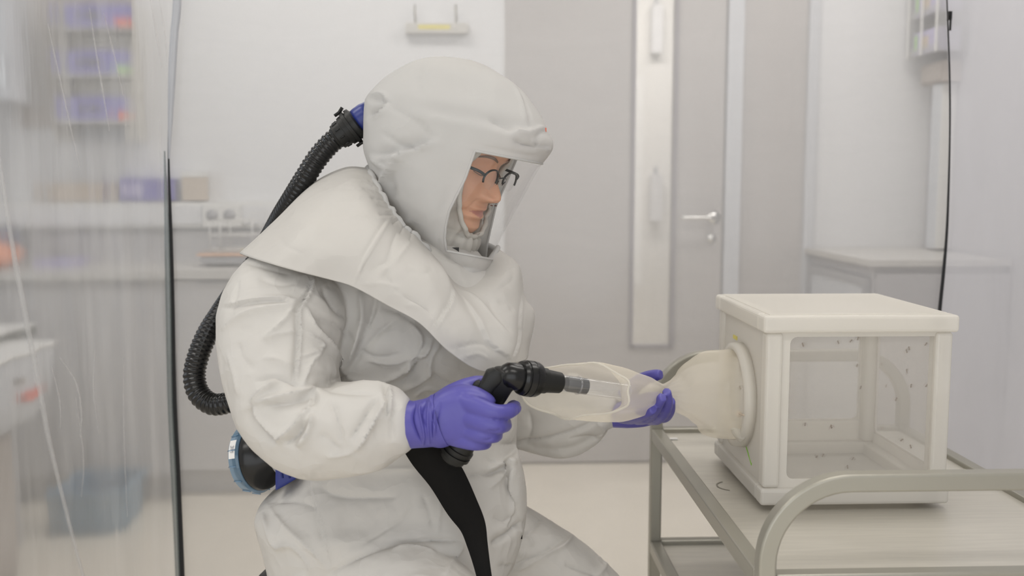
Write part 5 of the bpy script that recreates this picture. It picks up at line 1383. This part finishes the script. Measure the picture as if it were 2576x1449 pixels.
# ------------------------------------------------------------------ air blower with hose and belt
blw = thing('air_respirator', 'black and blue air blower worn at the back with corrugated hose', 'respirator', tuple(P(700, 1200, 1.85)))
hp_ = catmull([(858, 338, 1.80, 27), (826, 366, 1.80, 27), (796, 402, 1.80, 27), (768, 446, 1.80, 26.5), (738, 496, 1.82, 26.5), (708, 545, 1.86, 26), (684, 590, 1.91, 26), (650, 650, 1.98, 25.5), (600, 720, 1.97, 25.5), (556, 785, 1.90, 26),
               (522, 840, 1.86, 27), (499, 895, 1.84, 27.5), (489, 945, 1.83, 28), (500, 990, 1.82, 28), (532, 1016, 1.81, 28), (570, 1014, 1.80, 27.5), (610, 1000, 1.80, 27), (650, 1010, 1.82, 27)], 400)
path = np.array([P(a, b, y) for a, b, y in hp_[:, :3]])
s_ = np.concatenate([[0], np.cumsum(np.linalg.norm(np.diff(path, axis=0), axis=1))])
L_ = s_[-1]; pitch = .0088; nrg = int(L_ / pitch); ns = nrg * 7
su = np.linspace(0, L_, ns); path = np.stack([np.interp(su, s_, path[:, k]) for k in range(3)], 1)
rr_ = np.interp(su, s_, hp_[:, 3] * hp_[:, 2] / F_PX)
rr_ = rr_ * (.90 + .12 * (0.5 + 0.5 * np.cos(2 * PI * su / pitch)) ** .6)
obj('hose', sweep(path, rr_, rr_, 26), M_HOSE, blw, label='black corrugated breathing hose')
a = P(848, 346, 1.80); b = P(908, 302, 1.80); ax = b - a
cn_ = obj('coupling', lathe([(-.004, .019), (0, .0205), (.001, .0235), (.018, .0250), (.0185, .0275), (.027, .0285), (.0275, .0315), (.034, .0320), (.0345, .028), (.037, .028), (.0372, .0315), (.044, .031), (.0455, .026), (.047, .024)], a, ax, 48), M_BLACKM, blw, label='black hose coupling'); autosmooth(cn_, 30)
u_ = ax / np.linalg.norm(ax); v_ = np.cross(u_, [0, 1.0, 0])
for sgn in (1, -1):
    c_ = a + u_ * .030 + v_ * sgn * .0335
    obj('latch', sweep(np.array([c_ - u_ * .010, c_, c_ + u_ * .010 + v_ * sgn * .004]), .0025, .008, 8, power=6), M_BLACKM, cn_)
for k in range(10):
    an = 2 * PI * k / 10; w_ = math.cos(an) * v_ + math.sin(an) * np.array([0, 1.0, 0])
    obj('grip_rib', sweep(np.array([a + u_ * .006 + w_ * .0240, a + u_ * .015 + w_ * .0248]), .0015, .0015, 6, ref=(.1, .9, .2)), M_BLACK, cn_)
obj('inlet_fitting', lathe([(0, .024), (.006, .025), (.02, .025), (.035, .022)], a + u_ * .046, ax, 40), M_BLUE, blw, label='blue inlet fitting')
# filter
fc = P(629, 1152, 1.79); fax = np.array([.88, -.36, .20])
o = obj('filter_cap', lathe([(-.006, .030), (-.004, .056), (.0, .063), (.012, .0655), (.018, .0665), (.022, .064)], fc, fax, 72, cap=True), M_CAPB, blw, label='clear blue filter cap'); autosmooth(o, 40)
fa = fax / np.linalg.norm(fax)
uu = np.cross(fa, [0, 0, 1.0]); uu /= np.linalg.norm(uu); wv_ = np.cross(uu, fa)
for k in range(14):
    an = 2 * PI * k / 14; w_ = math.cos(an) * uu + math.sin(an) * wv_
    obj('cap_rib', sweep(np.array([fc + fa * .0 + w_ * .0645, fc + fa * .018 + w_ * .0680]), .0013, .0013, 6, ref=(.2, .7, .5)), M_CAPB, o)
f_ = obj('filter_body', lathe([(.004, .058), (.016, .061), (.024, .0625), (.034, .060), (.050, .050), (.062, .038), (.070, .034), (.085, .034)], fc, fax, 72), M_BLACK, blw, label='round black filter'); autosmooth(f_, 50)
obj('clamp_ring', lathe([(.070, .038), (.071, .040), (.078, .040), (.079, .038)], fc, fax, 48), M_GREYM, blw)
# label 3M on the cap rim
an0 = None
tx = bpy.data.curves.new('brand_text', 'FONT'); tx.body = '3M'; tx.size = .011; tx.extrude = .0002; tx.align_x = 'CENTER'; tx.align_y = 'CENTER'
cam_dir = (CAM - fc); cam_dir /= np.linalg.norm(cam_dir)
w_ = cam_dir - fa * (cam_dir @ fa); w_ /= np.linalg.norm(w_)           # toward camera, on the rim
# rotate a little upward
tang = np.cross(fa, w_)
if tang[2] < 0: tang = -tang
w2 = w_ * math.cos(.30) + tang * math.sin(.30); tg2 = np.cross(fa, w2); tg2 = tg2 if tg2[2] > 0 else -tg2
lab = []
for q in np.linspace(-.26, .26, 9):
    wq = w2 * math.cos(q) + tg2 * math.sin(q)
    for s in (.003, .017): lab.append(fc + fa * s + wq * (.0655 + (s / .018) * .0012))
o2 = obj('rim_label', (np.array(lab), [(2 * i, 2 * i + 1, 2 * i + 3, 2 * i + 2) for i in range(8)]), M_WHITE, o, False)
t0_ = bpy.data.objects.new('tmp', tx); C.objects.link(t0_)
dg_ = bpy.context.evaluated_depsgraph_get(); dg_.update()
tm_ = bpy.data.meshes.new_from_object(t0_.evaluated_get(dg_)); bpy.data.objects.remove(t0_)
tm_.materials.clear(); tm_.materials.append(M_GREYM)
to = bpy.data.objects.new('brand_lettering', tm_); C.objects.link(to)
# letters read upward along the rim
X_ = -tg2; Z_ = w2; Y_ = np.cross(Z_, X_)
Mx = Matrix(((X_[0], Y_[0], Z_[0], 0), (X_[1], Y_[1], Z_[1], 0), (X_[2], Y_[2], Z_[2], 0), (0, 0, 0, 1)))
Mx.translation = Vector(fc + fa * .010 + w2 * .0672 - org(o))
to.matrix_basis = Mx; to.parent = o
# blower housing
poly = [(690, 1075), (800, 1075), (785, 1165), (742, 1208), (712, 1226), (692, 1237)]
pf, pb_ = [P(a_, b_, 1.675) for a_, b_ in poly], [P(a_, b_, 1.675) + np.array([0, .15, 0]) for a_, b_ in poly]
hv_, hf_ = remesh([(np.array(pf + pb_), [tuple(range(6)), tuple(range(11, 5, -1))] + [(q, q + 6, (q + 1) % 6 + 6, (q + 1) % 6) for q in range(6)])], .003, 5)
obj('blower_housing', (hv_, hf_), M_BLUE, blw, label='blue blower housing')
for k, px in enumerate((704, 722, 742)):
    c = P(px, 1172, 1.674)
    obj('housing_rib', sweep(np.array([c + [-.004, 0, .05], c + [.004, 0, -.022]]), .0018, .0018, 8), M_BLUE, blw)
# belt tail hanging over the lap
bl = [(1040, 1085, 1.535, 90), (1078, 1140, 1.535, 98), (1122, 1200, 1.535, 92), (1160, 1270, 1.53, 82), (1188, 1320, 1.525, 66), (1201, 1370, 1.515, 52), (1212, 1420, 1.50, 42), (1222, 1470, 1.49, 36)]
pp = np.array([P(a, b, y) for a, b, y, _ in bl]); ws = [w_ * y / F_PX for a, b, y, w_ in bl]
obj('belt_strap', ribbon(pp, np.array(ws) * 1.04, .0022, (1, 0, .35), 80), M_WEB, blw, True, label='wide black belt end hanging over the lap')

# ------------------------------------------------------------------ aspirator
asp = thing('insect_aspirator', 'black handheld suction aspirator with a clear tube, held by the near glove', 'aspirator', tuple(P(1240, 1050, 1.49)))
YA = 1.475
a0_, b0_ = P(1138, 1150, 1.50), P(1262, 962, YA + .01)
gx = (b0_ - a0_); gl_ = np.linalg.norm(gx); gu = gx / gl_
gside = np.cross(gu, [0, 1.0, 0])
o = obj('grip', sweep(catmull([P(1168, 1105, 1.497), P(1200, 1055, 1.493), P(1232, 1005, 1.488), P(1262, 958, 1.48), P(1280, 938, 1.477)], 30), [.021] * 12 + [.022] * 10 + [.023, .0225, .022, .021, .019, .017, .015, .012], .0165, 28, power=3.2), M_BLACKM, asp)
# thumb rest / trigger block on the upper side
c0 = P(1218, 985, 1.475)
o = obj('trigger', sweep(catmull([P(1212, 1000, 1.475), P(1222, 975, 1.474), P(1240, 950, 1.474), P(1252, 932, 1.475)], 12), [.010, .011, .012, .012, .012, .012, .013, .014, .015, .014, .011, .008], .0135, 16, power=4.5), M_BLACKM, asp); autosmooth(o, 40)
o = obj('rear_tab', sweep(catmull([P(1195, 995, 1.48), P(1200, 978, 1.48), P(1212, 963, 1.48)], 8), [.006, .009, .010, .010, .010, .010, .009, .006], .011, 14, power=4), M_BLACKM, asp)
obj('side_button', box(c0[0] - .004, c0[0] + .006, c0[1] - .0145, c0[1] - .012, c0[2] - .018, c0[2] - .008), M_GREYD, asp, False)
p0 = P(1268, 944, YA); p1 = P(1430, 966, YA + .042); bx_ = p1 - p0; bu = bx_ / np.linalg.norm(bx_)
mm = lambda px: px * YA / F_PX
L = np.linalg.norm(bx_)
o = obj('elbow', lathe([(-.014, .003), (-.012, .010), (-.007, .016), (0, .0205), (.010, .0215), (.024, .0212), (.030, .0212)], p0 + bu * .004, bx_, 40), M_BLACK, asp)
o = obj('collar', lathe([(.022, .0215), (.023, .0255), (.028, .0275), (.0285, .0265), (.032, .0265), (.0325, .0280), (.040, .0285), (.0405, .0275), (.043, .0275), (.0435, .0283), (.051, .0275), (.056, .0250), (.058, .0215)], p0 + bu * .004, bx_, 56), M_BLACK, asp); autosmooth(o, 25)
o = obj('nozzle', lathe([(.056, .0205), (.068, .0200), (.0685, .0185), (.094, .0165), (.0945, .0160), (.0955, .0155)], p0 + bu * .004, bx_, 48), M_BLACKM, asp); autosmooth(o, 25)
bvn = np.cross(bu, [0, 1.0, 0]); 
hc = p0 + bu * .067 + bvn * .0140 * (1 if bvn[2] > 0 else -1) + np.array([0, -.0145, 0])
obj('air_hole', lathe([(-.001, .0028), (.0012, .0028)], hc, hc - (p0 + bu * .067), 16), pbr('hole_black', (.002, .002, .002), .9), asp)
t0, t1 = p0 + bu * .098, p0 + bu * .225
tb_ = obj('clear_tube', lathe([(0, .0135), (np.linalg.norm(t1 - t0), .0135)], t0, bx_, 40, cap=False), M_TUBE, asp, label='clear acrylic collecting tube')
obj('tube_rim', lathe([(0, .0135), (.0005, .0150), (.003, .0150), (.0035, .0135)], p0 + bu * .130, bx_, 40, cap=False), M_TUBE, tb_)
o = obj('stopper', lathe([(.109, .006), (.110, .0105), (.113, .0122), (.134, .0122), (.1345, .0131), (.146, .0131), (.1465, .012)], p0, bx_, 40), pbr('dark_stopper', (.025, .024, .022), .35), asp, label='dark stopper inside the tube'); autosmooth(o, 30)
cf_ = P(1148, 1136, 1.50); hx = P(1126, 1172, 1.505) - P(1168, 1105, 1.497)
o = obj('hose_fitting', lathe([(-.022, .022), (-.010, .0235), (-.009, .0255), (-.004, .0255), (-.0035, .023), (.0, .023), (.0005, .0255), (.006, .0255), (.0065, .022), (.014, .021), (.018, .016)], cf_, hx, 40), M_BLACKM, asp); autosmooth(o, 25)
